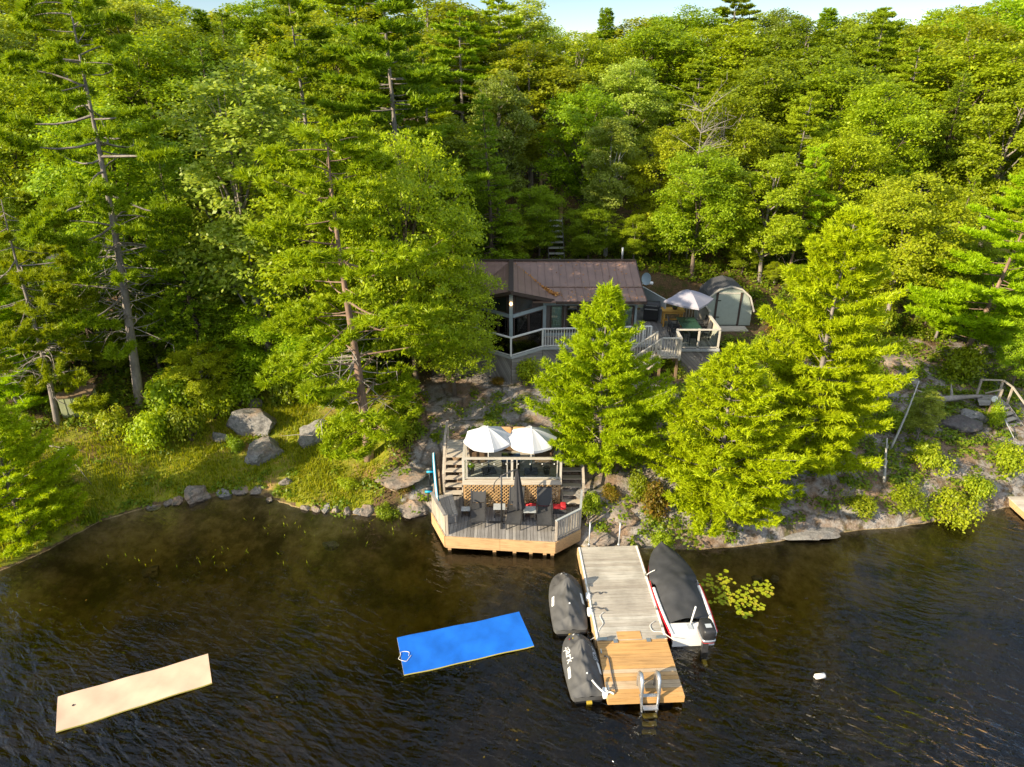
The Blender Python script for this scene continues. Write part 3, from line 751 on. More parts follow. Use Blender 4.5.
KINDS['oak1'] = make_broadleaf(4, 12, 3.0, 0.14, 0.1, 32000, 18, mleaf='leaf_oak', mbark='bark_grey', clump=0.5)
KINDS['aspen0'] = make_broadleaf(5, 12, 2.3, 0.2, 0.085, 30000, 22, mleaf='leaf_aspen', mbark='bark_grey', clump=0.48)
KINDS['aspen1'] = make_broadleaf(6, 12, 2.0, 0.25, 0.085, 26000, 20, mleaf='leaf_aspen', mbark='bark_white', clump=0.5)
def _yp(f): return ((1-f)**.72)*(.55+.45*min(1, f/.28))*1.08
def _yq(f): return ((1-f)**1.0)*(.55+.45*min(1, f/.25))*1.22
KINDS['bigmaple'] = make_broadleaf(17, 10, 3.4, 0.12, 0.074, 44000, 26, clump=0.46)
KINDS['young0'] = make_conifer(21, 8.0, 2.9, 0.4, 0.36, 7, 0.8, 0.5, 0, 15, 0.2, 0.027, 9, prof=_yq, mleaf= 'needle_young', mbark='bark_grey', name='young_pine')
KINDS['young1'] = make_conifer(22, 8.0, 3.0, 0.3, 0.36, 7, 0.75, 0.44, 0, 15, 0.2, 0.027, 9, prof=_yq, mleaf= 'needle_young', mbark='bark_grey', name='young_pine', gap=0.08)
KINDS['young2'] = make_conifer(23, 11.0, 3.4, 0.4, 0.44, 7, 0.6, 0.38, 0, 15, 0.21, 0.029, 9, prof=_yp, mleaf= 'needle_young', mbark='bark_grey', name='young_pine', gap=0.1)
KINDS['white0'] = make_conifer(31, 14.0, 3.3, 4.0, 0.72, 6, 0.6, 0.1, 0, 14, 0.26, 0.04, 9, 'needle_white', 'bark_grey', name='white_pine', gap=0.2, ez=0.5, start=0.35)
KINDS['white1'] = make_conifer(32, 14.0, 3.0, 3.0, 0.7, 6, 0.55, 0.12, 0, 14, 0.26, 0.04, 9, 'needle_white', 'bark_grey', name='white_pine', gap=0.22, ez=0.5, start=0.35, dead=10)
KINDS['hem0'] = make_conifer(33, 12.0, 2.7, 1.0, 0.4, 6, 0.75, 0.05, 0.12, 7, 0.15, 0.035, 8, 'needle_hem', 'bark_brown', name='hemlock', ez=0.35, start=0.15)
KINDS['hem1'] = make_conifer(34, 12.0, 2.4, 1.2, 0.42, 6, 0.9, 0.1, 0.08, 7, 0.15, 0.035, 8, 'needle_hem', 'bark_brown', name='hemlock', ez=0.4, gap=0.1)
KINDS['spruce'] = make_conifer(35, 12.0, 1.9, 1.0, 0.28, 7, 0.9, 0.12, 0.06, 9, 0.18, 0.038, 8, 'needle_hem', 'bark_brown', name='spruce', ez=0.4)
def _rp(f): return 0.55+0.45*math.sin(math.pi*min(1, f*0.95+0.1))-0.45*max(0, f-0.8)*2
KINDS['red0'] = make_conifer(41, 12.5, 2.6, 1.3, 0.58, 5, 0.5, 0.12, 0, 46, 0.23, 0.028, 7, 'needle_red', 'bark_pine', name='red_pine', gap=0.25, dead=26, tufted=True, prof=_rp, start=0.4)
KINDS['red1'] = make_conifer(42, 14.0, 2.6, 5.5, 0.7, 5, 0.5, 0.14, 0, 44, 0.24, 0.03, 7, 'needle_red', 'bark_pine', name='red_pine', gap=0.25, dead=14, tufted=True, prof=_rp, start=0.4)
KINDS['scots'] = make_conifer(43, 17.0, 3.0, 4.2, 0.75, 5, 0.5, 0.05, 0.05, 46, 0.25, 0.03, 8, 'needle_red', 'bark_grey', name='jack_pine', gap=0.2, dead=44, tufted=True, prof=_rp, start=0.5, lean=(1.3, 0.3))
KINDS['scots1'] = make_conifer(44, 12.0, 3.0, 2.0, 0.7, 5, 0.5, 0.05, 0.05, 46, 0.25, 0.03, 8, 'needle_red', 'bark_grey', name='jack_pine', gap=0.15, dead=30, tufted=True, prof=_rp, start=0.45, lean=(0.9, 0.2))
KINDS['leanpine'] = make_conifer(45, 9.5, 3.3, 1.6, 0.5, 7, 0.55, 0.16, 0, 14, 0.22, 0.032, 9, 'needle_young', 'bark_pine', name='leaning_pine', gap=0.2, lean=(1.6, 0.0), ez=0.5)

# --- the trees one can tell apart
tree_px('jack_pine', 'tall leaning grey trunked pine with sparse tufts and bare limbs on the left bank', 'tree', 'scots', 80, 30.5, -14, rotz=0.0)
tree_px('jack_pine', 'shorter tangled pine with silver dead limbs at the left picture edge', 'tree', 'scots1', 12, 28.5, 190, rotz=0.1)
tree_px('red_pine', 'tufted pine with bare lower limbs standing before the big maple', 'tree', 'red0', 345, 27.0, 122, 1.25, rotz=2.2)
tree_px('maple_tree', 'big rounded maple covering the left end of the cottage', 'tree', 'bigmaple', 408, 31.2, 135, 0.74, rotz=1.0)
tree_px('aspen_tree', 'pale silvery leaved aspen rising left of the tufted pine', 'tree', 'aspen0', 250, 33.5, 66, 1.1, rotz=0.4)
tree_px('maple_tree', 'leafy young maple filling the space behind the tufted pine', 'tree', 'maple1', 315, 32.5, 150, 1.0)
tree_px('white_pine', 'tall white pine with layered boughs and bare lower trunk above the maple', 'tree', 'white0', 392, 38.5, -60, 1.0, rotz=0.5)
tree_px('white_pine', 'broad white pine with shelf like boughs left of the tallest pine', 'tree', 'white1', 305, 40, -8, 1.05, rotz=1.9)
tree_px('young_white_pine', 'bright young pine standing in front of the cottage deck', 'tree', 'young0', 604, 25.2, 288, 0.98, rotz=0.3)
tree_px('young_white_pine', 'bushy lime green pine leaning out over the water beside the boat', 'tree', 'young1', 728, 22.9, 346, 1.2, rotz=0.9)
tree_px('young_white_pine', 'largest bright pine on the right bank with a full pointed crown', 'tree', 'young2', 832, 24.9, 210, 1.0, rotz=2.0)
tree_px('maple_tree', 'spreading maple overhanging the shed and the grey parasol', 'tree', 'maple0', 700, 42, 150, 1.15, rotz=0.5)
tree_px('red_pine', 'slender pine with a pinkish trunk leaning behind the shed', 'tree', 'red1', 800, 41.5, 150, 0.8, rotz=0.2, tilt=(0, 0.06))
tree_px('leaning_pine', 'feathery pine with a slanting bare trunk on the far right bank', 'tree', 'leanpine', 992, 33.5, 165, 1.0, rotz=0.0)
tree_px('young_white_pine', 'yellow green feathery pine overhanging the left corner of the lawn', 'tree', 'young1', 2, 22.0, 395, 1.0, rotz=0.2)
tree_px('young_white_pine', 'taller feathery pine cut by the left edge behind the lawn corner', 'tree', 'young2', -12, 29.5, 250, 0.9, rotz=1.2)
tree_px('hemlock_tree', 'dark hemlock with drooping sprays beside the boulder group', 'tree', 'hem0', 178, 33.0, 150, 1.0)
tree_px('hemlock_tree', 'small dark hemlock behind the low shrubs of the lawn', 'tree', 'hem1', 135, 35.0, 235, 1.0)
tree_px('hemlock_tree', 'shadowy hemlock deep between the jack pine and the aspen', 'tree', 'hem0', 205, 38.0, 160, 1.0)
tree_px('hemlock_tree', 'drooping hemlock in front of the grey roofed cabin', 'tree', 'hem1', 72, 33.0, 215, 1.25)
tree_px('hemlock_tree', 'shaggy hemlock at the left picture edge beside the hidden cabin', 'tree', 'hem0', 18, 33.5, 190, 1.2)
tree_px('maple_tree', 'leafy maple between the leaning pine and the dark hemlocks', 'tree', 'maple1', 120, 36.5, 110, 1.05)
tree_px('maple_tree', 'green maple behind the hidden cabin at the left edge', 'tree', 'maple0', 30, 41.0, 100, 1.1)
tree_px('maple_tree', 'low maple hiding the left end of the cottage deck', 'tree', 'bigmaple', 452, 31.0, 262, 0.95, rotz=2.4)
tree_px('birch_sapling', 'slim leafy birch growing beside the bare white stem on the right slope', 'tree', 'aspen0', 925, 27.0, 392, 1.25)
tree_px('oak_tree', 'wide oak with crooked grey limbs above the right path', 'tree', 'oak0', 905, 37, 175, 1.05)
tree_px('oak_tree', 'yellowish oak filling the slope between shed and right path', 'tree', 'oak1', 868, 39, 200, 1.0)
tree_px('maple_tree', 'bright maple spreading over the wooden hillside steps', 'tree', 'maple1', 540, 44.6, 186, 1.15)
tree_px('aspen_tree', 'airy aspen with a forked white stem beside the hillside steps', 'tree', 'aspen1', 610, 45, 118, 1.0)
tree_px('maple_tree', 'deep green maple close behind the cottage roof', 'tree', 'maple0', 450, 44.5, 120, 1.0)
tree_px('maple_tree', 'bushy maple above the right wooden stairs', 'tree', 'bigmaple', 1030, 31.5, 300, 0.85)
tree_px('oak_tree', 'low spreading oak in front of the leaning far right pine', 'tree', 'oak1', 950, 36, 250, 0.9)
tree_px('oak_tree', 'rounded oak crown just left of the spreading shed maple', 'tree', 'oak0', 655, 46.5, 130, 0.9)

# --- the hillside forest, row behind row; every tree its own crown
KW = {'maple0': ('maple_tree', 'rounded bright green maple'), 'maple1': ('maple_tree', 'dense lobed green maple'), 'oak0': ('oak_tree', 'yellow green broad oak'), 'oak1': ('oak_tree', 'olive green clumpy oak'),
      'aspen0': ('aspen_tree', 'tall pale aspen'), 'aspen1': ('aspen_tree', 'narrow airy poplar'), 'white0': ('white_pine', 'tall layered white pine'), 'white1': ('white_pine', 'ragged white pine'),
      'hem0': ('hemlock_tree', 'dark drooping hemlock'), 'hem1': ('hemlock_tree', 'slender dark hemlock'), 'spruce': ('spruce_tree', 'narrow pointed spruce'), 'red1': ('red_pine', 'tufted red pine')}
ORD = ['first', 'second', 'third', 'fourth', 'fifth', 'sixth', 'seventh', 'eighth', 'ninth', 'tenth', 'eleventh', 'twelfth', 'thirteenth', 'fourteenth', 'fifteenth', 'sixteenth', 'seventeenth', 'eighteenth', 'nineteenth', 'twentieth']
rows = [  # phrase, Y, [(px, ytop, kind)]
 ('lowest row of the hillside', 42.5, [(-40, 60, 'hem0'), (45, 70, 'maple1'), (120, 95, 'maple0'), (488, 95, 'hem1'), (770, 155, 'oak1'), (835, 130, 'maple0'), (960, 175, 'hem1'), (1045, 120, 'white1'), (1120, 100, 'oak0')]),
 ('second row up the hillside', 48.5, [(-70, 20, 'white0'), (10, 18, 'aspen0'), (75, 42, 'oak0'), (150, 38, 'maple1'), (215, 40, 'hem0'), (345, 25, 'maple0'), (430, 45, 'white1'), (500, 72, 'aspen0'), (585, 88, 'maple0'), (730, 95, 'oak0'), (800, 92, 'white1'), (880, 85, 'maple1'), (945, 70, 'hem0'), (1010, 78, 'oak1'), (1080, 55, 'maple0')]),
 ('third row up the hillside', 55, [(-50, 0, 'maple0'), (30, -12, 'oak1'), (105, 10, 'white0'), (185, 22, 'maple0'), (255, 18, 'spruce'), (310, 12, 'oak0'), (455, 10, 'white0'), (530, 44, 'oak1'), (622, 60, 'aspen0'), (690, 54, 'white0'), (765, 58, 'oak0'), (835, 62, 'maple0'), (905, 40, 'white1'), (975, 42, 'maple1'), (1050, 30, 'white0')]),
 ('upper row of the hillside', 63, [(-30, -25, 'white1'), (60, -18, 'maple1'), (140, 4, 'aspen0'), (225, 16, 'hem1'), (360, -25, 'white0'), (425, 2, 'oak0'), (500, 4, 'white1'), (572, 40, 'oak0'), (655, 30, 'maple0'), (735, 30, 'maple1'), (800, 28, 'oak1'), (870, 18, 'white0'), (940, 22, 'oak0'), (1005, 5, 'maple1')]),
 ('skyline', 72, [(-10, -30, 'oak0'), (90, -14, 'maple0'), (172, 4, 'oak1'), (212, 16, 'spruce'), (276, 6, 'maple1'), (340, -20, 'maple0'), (478, 22, 'maple1'), (518, 6, 'aspen0'), (607, 14, 'spruce'), (630, 26, 'oak1'), (690, 14, 'maple0'), (725, -14, 'white1'), (780, 16, 'aspen0'), (815, 14, 'spruce'), (850, 20, 'oak0'), (885, 14, 'white1'), (925, 18, 'maple1'), (985, 8, 'oak1'), (1040, -10, 'maple0')]),
 ('farthest row behind the skyline', 84, [(130, 2, 'maple1'), (245, 14, 'oak0'), (300, 4, 'oak1'), (440, 10, 'oak0'), (545, 30, 'maple0'), (590, 40, 'oak1'), (660, 24, 'maple1'), (760, 20, 'oak1'), (870, 22, 'maple0'), (950, 14, 'oak0')]),
]
for phrase, Y, lst in rows:
    for i, (px, yt, kd) in enumerate(lst):
        yt -= 6 if Y > 60 else 0
        nm, desc = KW[kd]; y = Y+random.uniform(-1.6, 1.6)
        tree_px(nm, f'{desc} in the {phrase}, {ORD[i]} from the left', 'tree', kd, px+random.uniform(-4, 4), y, yt, random.uniform(0.95, 1.3)*(1.0 if Y < 50 else 1.18), group='trees of the hillside forest', tilt=(random.uniform(-.06, .06), random.uniform(-.06, .06)))

UND = [(470, 43.5, 205, 'maple1'), (512, 43.8, 212, 'oak1'), (590, 43.6, 205, 'maple0'), (636, 43.2, 215, 'oak1'), (672, 44, 205, 'maple1'), (745, 42.6, 235, 'maple1'), (775, 41.5, 262, 'oak1'), (800, 40.5, 265, 'maple1'), (845, 39.5, 272, 'maple0'), (885, 38.5, 285, 'oak1'), (930, 37.6, 290, 'maple1'), (975, 36.5, 300, 'maple0'), (1015, 35.5, 300, 'oak1'), (830, 43.5, 225, 'maple0'), (905, 42.5, 220, 'oak0'), (965, 41.5, 230, 'maple1'), (60, 36, 290, 'maple1'), (150, 33.5, 300, 'maple0'), (230, 34.5, 290, 'maple1'), (275, 33.0, 300, 'maple0'), (200, 30.8, 345, 'oak1'), (110, 32.6, 335, 'maple1'), (30, 31.8, 330, 'maple1'), (330, 31.5, 300, 'maple1')]
for i, (px, Y, yt, kd) in enumerate(UND):
    tree_px('sapling', f'{"bushy" if i % 2 else "leafy"} {"oak" if kd[0] == "o" else "maple"} sapling of the forest edge, {ORD[i] if i < 16 else ORD[i-16]} from the {"cottage end" if i < 16 else "left, above the lawn"}', 'tree', kd, px, Y, yt, 1.5, group='saplings along the forest edge')

# --- bare trees and stems
def bare_tree(label, px, Y, ytop, seed, m='dead', spread=1.6, n=14, name='dead_tree', r=0.09, zb=None, lean=(0, 0)):
    rn = random.Random(seed); gz = ground_z(X_at(px, Y, 6), Y); zt = ztop_px(ytop, Y); H = zt-gz
    o = thing(name, label, 'tree', (X_at(px, Y, (gz+zt)/2), Y, gz))
    tb = MB(); tr = bez((0, 0, -0.3), (lean[0], lean[1], H), (rn.uniform(-.3, .3), 0, 0), 9); tb.tube(tr, [r*(1-0.85*i/8) for i in range(9)], 6)
    tb.build('trunk', M[m], o, True); bb = MB()
    for i in range(n):
        p = tr[rn.randint(4, 8)]; e = p+Vector((rn.gauss(0, 1), rn.gauss(0, 0.6), rn.uniform(0.1, 1.0))).normalized()*spread*rn.uniform(0.5, 1.1)
        b = bez(p, e, (0, 0, 0.15), 5); bb.tube(b, [r*0.35, r*0.3, r*0.22, r*0.14, r*0.06], 4, False)
        for j in range(4):
            q = b[1+j % 4]; d = Vector((rn.gauss(0, 1), rn.gauss(0, 1), rn.uniform(0, 1)))*0.45*spread*0.5
            bb.tube(bez(q, q+d, (0, 0, 0.06), 3), [r*0.16, r*0.1, r*0.04], 3, False)
    bb.build('branches', M[m], o, True); return o
bare_tree('leafless grey tree with fine twigs between the green crowns', 694, 44.5, 112, 5, spread=2.4, n=40, r=0.07)
def stem(name, label, cat, a, b, r, m, bend=(0, 0, 0.1), twigs=0, seed=1):
    rn = random.Random(seed); tb = MB(); pts = bez(a, b, bend, 8); tb.tube(pts, [r*(1-0.6*i/7) for i in range(8)], 6)
    for i in range(twigs):
        p = pts[rn.randint(1, 6)]; d = Vector((rn.gauss(0, 1), rn.gauss(0, .6), rn.uniform(-.1, 1)))*rn.uniform(.25, .6)
        tb.tube(bez(p, p+d, (0, 0, .05), 3), [r*.4, r*.3, r*.12], 4, False)
    return tag(tb.build(name, M[m], None, True), label, cat)
a = at_px(889, 452); stem('fallen_birch', 'bare white birch stem leaning over the right slope', 'tree', a, PY(919, 381, a.y+0.4), 0.055, 'bark_white', (0.1, 0, -0.1), 0)
a = at_px(884, 482); stem('dead_birch', 'short broken white birch stub with forked twigs', 'tree', a, PY(887, 438, a.y), 0.07, 'bark_white', (0, 0, 0), 5, 3)
a = at_px(926, 409); b = at_px(979, 405); stem('driftwood_log', 'silvery driftwood log lying on the dark rock face', 'log', a+Vector((0, 0, .45)), b+Vector((0, 0, .5)), 0.2, 'dead', (0, 0, .05), 4, 4)
a = at_px(893, 376); b = at_px(910, 392); stem('fallen_log', 'orange brown fallen trunk by the flat granite block', 'log', a+Vector((0, 0, .3)), b+Vector((0, 0, .1)), 0.07, 'wood_brown', (0, 0, .05), 2, 5)
a = at_px(664, 519); b = at_px(679, 514); stem('driftwood_stick', 'bleached stick lying in the rusty shrubs', 'log', a+Vector((0, 0, .5)), b+Vector((0, 0, .55)), 0.05, 'dead', (0, 0, .05), 1, 6)
a = at_px(50, 448); b = at_px(82, 452); stem('fallen_branch', 'thin grey dead branch lying on the lawn', 'branch', a+Vector((0, 0, .1)), b+Vector((0, 0, .08)), 0.03, 'dead', (0, 0, .05), 3, 7)
a = at_px(68, 456); b = at_px(92, 486); stem('fallen_branch', 'longer grey dead branch pointing at the water on the lawn', 'branch', a+Vector((0, 0, .1)), b+Vector((0, 0, .06)), 0.025, 'dead', (0, 0, .05), 3, 8)

# --- shrubs
def make_shrub(seed, n, mleaf, leaf=0.085, lob=7):
    rg = np.random.default_rng(seed); out = []
    for k in range(lob):
        a = k*2.4; rr = rg.uniform(0.1, 0.62); c0 = np.array([rr*math.cos(a), rr*math.sin(a), rg.uniform(0.25, 0.7)]); r = rg.uniform(0.28, 0.5)
        m = n//lob; q = unit(rg.normal(size=(m, 3))+np.array([0, 0, .3]))*(rg.uniform(0.3, 1.1, (m, 1)))
        c = c0+q*r; c[:, 2] = np.abs(c[:, 2])
        out.append(leaf_verts(c, q+np.array([0, 0, .7])+rg.normal(size=(m, 3))*.6, leaf*rg.uniform(.6, 1.2, m), rg, 0.55))
    crown = np_mesh('shrub_foliage', np.concatenate(out), 4, M[mleaf]); tb = MB(); rn = random.Random(seed)
    for k in range(9):
        a = rn.uniform(0, 6.28); tb.tube(bez((0, 0, -0.1), (math.cos(a)*rn.uniform(.2, .7), math.sin(a)*rn.uniform(.2, .7), rn.uniform(.5, .9)), (0, 0, .1), 4), [.03, .02, .014, .006], 4, False)
    return crown, tb.mesh('shrub_stems', M['bark_brown'], True)
SHR = {'g': make_shrub(1, 2600, 'leaf_shrub', .06), 'b': make_shrub(2, 2600, 'leaf_maple', .065), 'r': make_shrub(3, 2400, 'weed', .055), 'o': make_shrub(4, 2200, 'leaf_oak', .06)}
def shrub(px, py, wpx, hpx, kind, label, name='shrub', group=None):
    p = at_px(px, py); s = depth_of(p.y, p.z)/F
    o = thing(name, label, 'shrub', p, random.uniform(0, 6.28), group); o.scale = (wpx*s*.55, wpx*s*.5, hpx*s*1.0)
    link('foliage', SHR[kind][0], o); link('stems', SHR[kind][1], o); return o
for px, py, w, h, k, lb in [
  (120, 440, 46, 34, 'g', 'bright leafy shrub at the start of the lawn thicket'), (155, 446, 50, 40, 'b', 'tall dense shrub in the middle of the lawn thicket'), (192, 440, 50, 38, 'g', 'round shrub of the lawn thicket next to the pale pointed stone'),
  (215, 418, 46, 36, 'b', 'dark shrub behind the lawn thicket by the boulders'), (95, 420, 40, 28, 'g', 'low shrub in front of the faded green box'), (238, 452, 24, 16, 'b', 'small shrub between the two big boulders'),
  (170, 415, 60, 44, 'b', 'shaded shrub under the hemlock'), (300, 395, 50, 34, 'g', 'leafy shrub behind the mossy boulder'),
  (386, 519, 28, 16, 'g', 'green tuft at the end of the rubble row'), (350, 488, 26, 12, 'o', 'low mossy shrub on the bank below the tufted pine'), (405, 490, 30, 12, 'r', 'rusty low shrub below the pale rock ledge'),
  (590, 512, 26, 22, 'g', 'leafy plant at the foot of the right deck stairs'), (655, 515, 44, 44, 'r', 'rust and yellow shrub beside the bushy pine'), (640, 500, 34, 30, 'o', 'yellow green shrub below the bright young pine'),
  (660, 545, 30, 16, 'o', 'grassy shrub overhanging the bow of the boat'), (610, 500, 30, 14, 'r', 'orange tinted low shrub above the dock stones'),
  (690, 500, 40, 40, 'g', 'leafy shrub hidden at the left skirt of the bushy pine'), (860, 512, 40, 18, 'g', 'bright shrub on the rock lip under the right pines'), (905, 505, 44, 20, 'o', 'olive shrub at the waterline by the broken birch stub'),
  (945, 520, 50, 34, 'o', 'tall yellow shrub hanging over the right waterline'), (975, 500, 40, 26, 'g', 'green shrub on the bank right of the tall yellow one'), (1005, 470, 40, 30, 'b', 'shrub at the foot of the right wooden stairs'),
  (993, 428, 22, 26, 'b', 'small bright shrub beside the post with the white disc'), (925, 470, 44, 30, 'g', 'spreading shrub on the slope below the birch sapling'), (890, 430, 40, 24, 'b', 'shrub next to the bare white birch stem'),
  (525, 380, 34, 24, 'b', 'dark green shrub against the diagonal deck skirt'), (497, 384, 20, 9, 'r', 'reddish shrub at the left end of the deck skirt'), (672, 376, 28, 20, 'g', 'low shrub under the deck stair landing'), (566, 384, 36, 24, 'g', 'green shrub right of the dark one at the deck skirt'),
  (765, 362, 44, 26, 'o', 'olive shrub between the deck and the shed step'), (780, 340, 40, 28, 'r', 'rusty leaved shrub in front of the shed corner'), (870, 340, 50, 34, 'g', 'leafy shrub beside the bare path rock'), (960, 375, 50, 30, 'b', 'rounded shrub on the uphill side of the right platform'),
  (640, 440, 30, 24, 'b', 'shrub tucked behind the bright young pine'), (700, 440, 30, 26, 'b', 'dark low shrub on the granite between the pines'), (338, 446, 44, 34, 'b', 'leafy shrub under the right side of the tufted pine'), (292, 404, 44, 40, 'b', 'tall shrub crowding behind the big boulders'), (395, 448, 40, 36, 'g', 'bright shrub at the foot of the big maple'), (240, 405, 46, 36, 'b', 'dense shrub left of the widest boulder'), (60, 490, 40, 20, 'o', 'straggly shrub on the left corner of the lawn')]:
    shrub(px, py, w, h, k, lb)
def iris():
    p = at_px(92, 520); rg = random.Random(4); mb = MB()
    for k in range(60):
        a = rg.uniform(0, 6.28); L = rg.uniform(.4, .75); b = Vector((p.x+rg.gauss(0, .14), p.y+rg.gauss(0, .14), p.z-.05)); w = Vector((math.cos(a), math.sin(a), 0))*.025
        t = b+Vector((math.cos(a+1.5)*L*.5, math.sin(a+1.5)*L*.5, L)); m = b.lerp(t, .5)+Vector((0, 0, .08))
        mb.add([b-w, b+w, m+w*.8, m-w*.8, t], [(0, 1, 2, 3), (3, 2, 4)])
    tag(mb.build('iris_clump', M['leaf_shrub']), 'spiky green iris clump at the left waterline', 'plant')
iris()
X3, Y3, Z3 = Vector((1, 0, 0)), Vector((0, 1, 0)), Vector((0, 0, 1))
def post(parent, x, y, z0, z1, w, m, name='post'):
    return MB().bb(x-w/2, x+w/2, y-w/2, y+w/2, z0, z1).build(name, M[m], parent)
def rail_run(parent, a, b, z0, h, m_post, m_bal=None, bal=0.13, posts=True, toprail=(0.12, 0.05), glass=None, panel=None, m_top=None, name='railing', bw=0.035):
    """one straight run: top and bottom rail (one part), balusters (pattern) or glass, posts at both ends"""
    a, b = Vector((*a, 0)), Vector((*b, 0)); d = b-a; L = d.length
    mb = MB()
    mb.beam(a+Z3*(z0+h), b+Z3*(z0+h), *toprail)
    o = mb.build('top_rail', M[m_top or m_post], parent)
    MB().beam(a+Z3*(z0+0.1), b+Z3*(z0+0.1), 0.06, 0.05).build('bottom_rail', M[m_post], parent)
    if m_bal:
        mb = MB(); n = max(1, int(L/bal))
        for i in range(1, n):
            p = a+d*(i/n); mb.beam(p+Z3*(z0+0.126), p+Z3*(z0+h-0.026), bw, bw, d)
        mb.build('balusters', M[m_bal], parent)
    if glass:
        e = d.normalized()*0.07
        MB().beam(a+e+Z3*(z0+(h+0.1)/2), b-e+Z3*(z0+(h+0.1)/2), 0.012, h-0.16).build('glass_panel', M[glass], parent)
    if panel:
        e = d.normalized()*0.05
        MB().beam(a+e+Z3*(z0+(h+0.1)/2), b-e+Z3*(z0+(h+0.1)/2), 0.03, h-0.16).build('screen_panel', M[panel], parent)
def fascia(parent, a, b, z0, z1, m, th=0.04, name='fascia', out=1):
    a, b = Vector((*a, 0)), Vector((*b, 0)); d = (b-a).normalized(); n = Vector((d.y, -d.x, 0))*out
    zc = (z0+z1)/2; MB().beam(a+n*th/2+Z3*zc, b+n*th/2+Z3*zc, th, z1-z0).build(name, M[m], parent)

# ================================================================== lakeside lower deck
DZ = 0.75
ld = thing('lakeside_deck', 'lower lakeside deck of grey boards with fresh wooden fascia over the water', 'deck', (0, 22.6, 0))
IM = Matrix.Translation((0, -22.6, 0))
class Rel:  # parts of a thing whose Empty stands at off: build in world metres, store relative
    def __init__(s, o): s.o = o
def settle(o):
    """children were built in world coordinates: move their mesh so the Empty can stand at the thing's base"""
    inv = Matrix.Translation(o.location).to_4x4()
    if o.rotation_euler.z: inv = inv @ Matrix.Rotation(o.rotation_euler.z, 4, 'Z')
    inv = inv.inverted(); done = set()
    def rec(p):
        for c in p.children:
            if c.type == 'MESH' and c.data.name not in done: c.data.transform(inv); done.add(c.data.name)
            rec(c)
    rec(o)
poly = [(-3.33, 23.2), (-2.65, 21.67), (1.70, 21.3), (2.75, 22.1), (2.95, 23.5), (2.0, 23.52), (-2.02, 23.52), (-2.02, 24.3), (-3.15, 24.35)]
pl = MB(); planks(pl, [poly[0], poly[1], poly[2], poly[3], poly[4], (-2.03, 23.52), (-3.2, 23.52)], DZ, .04, .14, .012, 'Y'); planks(pl, [(-3.21, 23.53), (-2.06, 23.53), (-2.06, 24.3), (-3.15, 24.3)], DZ, .04, .14, .012, 'Y')
pl.build('decking', M['wood_grey'], ld)
fascia(ld, poly[1], (-0.48, 21.488), 0.16, DZ-.045, 'wood_fascia'); fascia(ld, (-0.47, 21.487), poly[2], 0.16, DZ-.045, 'wood_fascia')
fascia(ld, poly[2], poly[3], 0.16, DZ-.045, 'wood_fascia'); fascia(ld, poly[0], poly[1], 0.16, DZ-.045, 'wood_fascia')
for x, y in ((-2.5, 21.75), (-0.7, 21.62), (0.1, 21.56), (0.75, 21.5), (1.3, 21.45), (1.6, 21.42), (-3.1, 23.0), (2.6, 22.2), (-1.5, 22.6), (0.5, 22.6)):
    MB().bb(x-.07, x+.07, y-.07, y+.07, ground_z(x, y)-.2, DZ-.06).build('support_post', M['wood_fascia'], ld)
jb = MB()
for y in (22.0, 22.6, 23.2): jb.bb(-2.5, 2.3, y-.04, y+.04, .5, DZ-.05)
jb.build('joist', M['wood_brown'], ld)
# solid left screen and slatted right railing
a, b = Vector((-2.62, 21.70, 0)), Vector((-3.30, 23.2, 0)); d = b-a
mb = MB(); n = 11
for i in range(n):
    p = a+d*((i+.5)/n); mb.beam(p+Z3*(DZ+.01), p+Z3*(DZ+.93), d.length/n-.012, .03, (d.y, -d.x, 0))
mb.build('screen_boards', M['wood_post'], ld)
MB().beam(a+Z3*(DZ+.96), b+Z3*(DZ+.96), .13, .04).build('screen_cap', M['wood_grey'], ld)
for p in (a, b): post(ld, p.x+.06, p.y+.03, 0.2, DZ+.93, .09, 'wood_post')
rail_run(ld, (1.70, 21.34), (2.72, 22.12), DZ, .95, 'wood_post', 'wood_pale', .14, m_top='grey_fence', toprail=(.09, .04), bw=.05)
rail_run(ld, (2.72, 22.16), (2.88, 23.4), DZ, .95, 'wood_post', 'wood_pale', .14, m_top='grey_fence', toprail=(.09, .04), bw=.05)
for x, y in ((1.72, 21.36), (2.70, 22.12)): post(ld, x, y, DZ, DZ+.93, .09, 'wood_post')
settle(ld)

# ================================================================== upper terrace
UZ = 2.05
ud = thing('upper_terrace', 'raised sitting terrace with glass railing and brown lattice front', 'deck', (0, 25.1, 0))
pl = MB(); planks(pl, [(-2.0, 23.6), (2.0, 23.6), (2.0, 26.8), (-2.0, 26.8)], UZ, .04, .14, .012, 'X'); pl.build('decking', M['wood_pale'], ud)
MB().bb(-2.05, 2.05, 23.555, 23.598, UZ-.2, UZ+.02).build('front_beam', M['wood_pale'], ud)
for s in (-1, 1): MB().bb(s*2.03-.02, s*2.03+.02, 23.6, 26.8, UZ-.2, UZ-.01).build('side_beam', M['wood_pale'], ud)
lat = MB(); H = UZ-.2-DZ; x0, x1, z0 = -2.0, 2.0, DZ
for sg in (1, -1):
    t = -H
    while t < (x1-x0):
        pts = []
        a0 = max(0, -t); a1 = min(H, (x1-x0)-t)
        if a1 > a0+.05:
            if sg > 0: p, q = Vector((x0+t+a0, 23.565, z0+a0)), Vector((x0+t+a1, 23.565, z0+a1))
            else: p, q = Vector((x1-t-a0, 23.582, z0+a0)), Vector((x1-t-a1, 23.582, z0+a1))
            lat.beam(p, q, .035, .012, (0, -1, 0)) if False else lat.beam(p, q, .012, .034, (0, 0, 1))
        t += .16
lat.build('lattice_panel', M['wood_lattice'], ud)
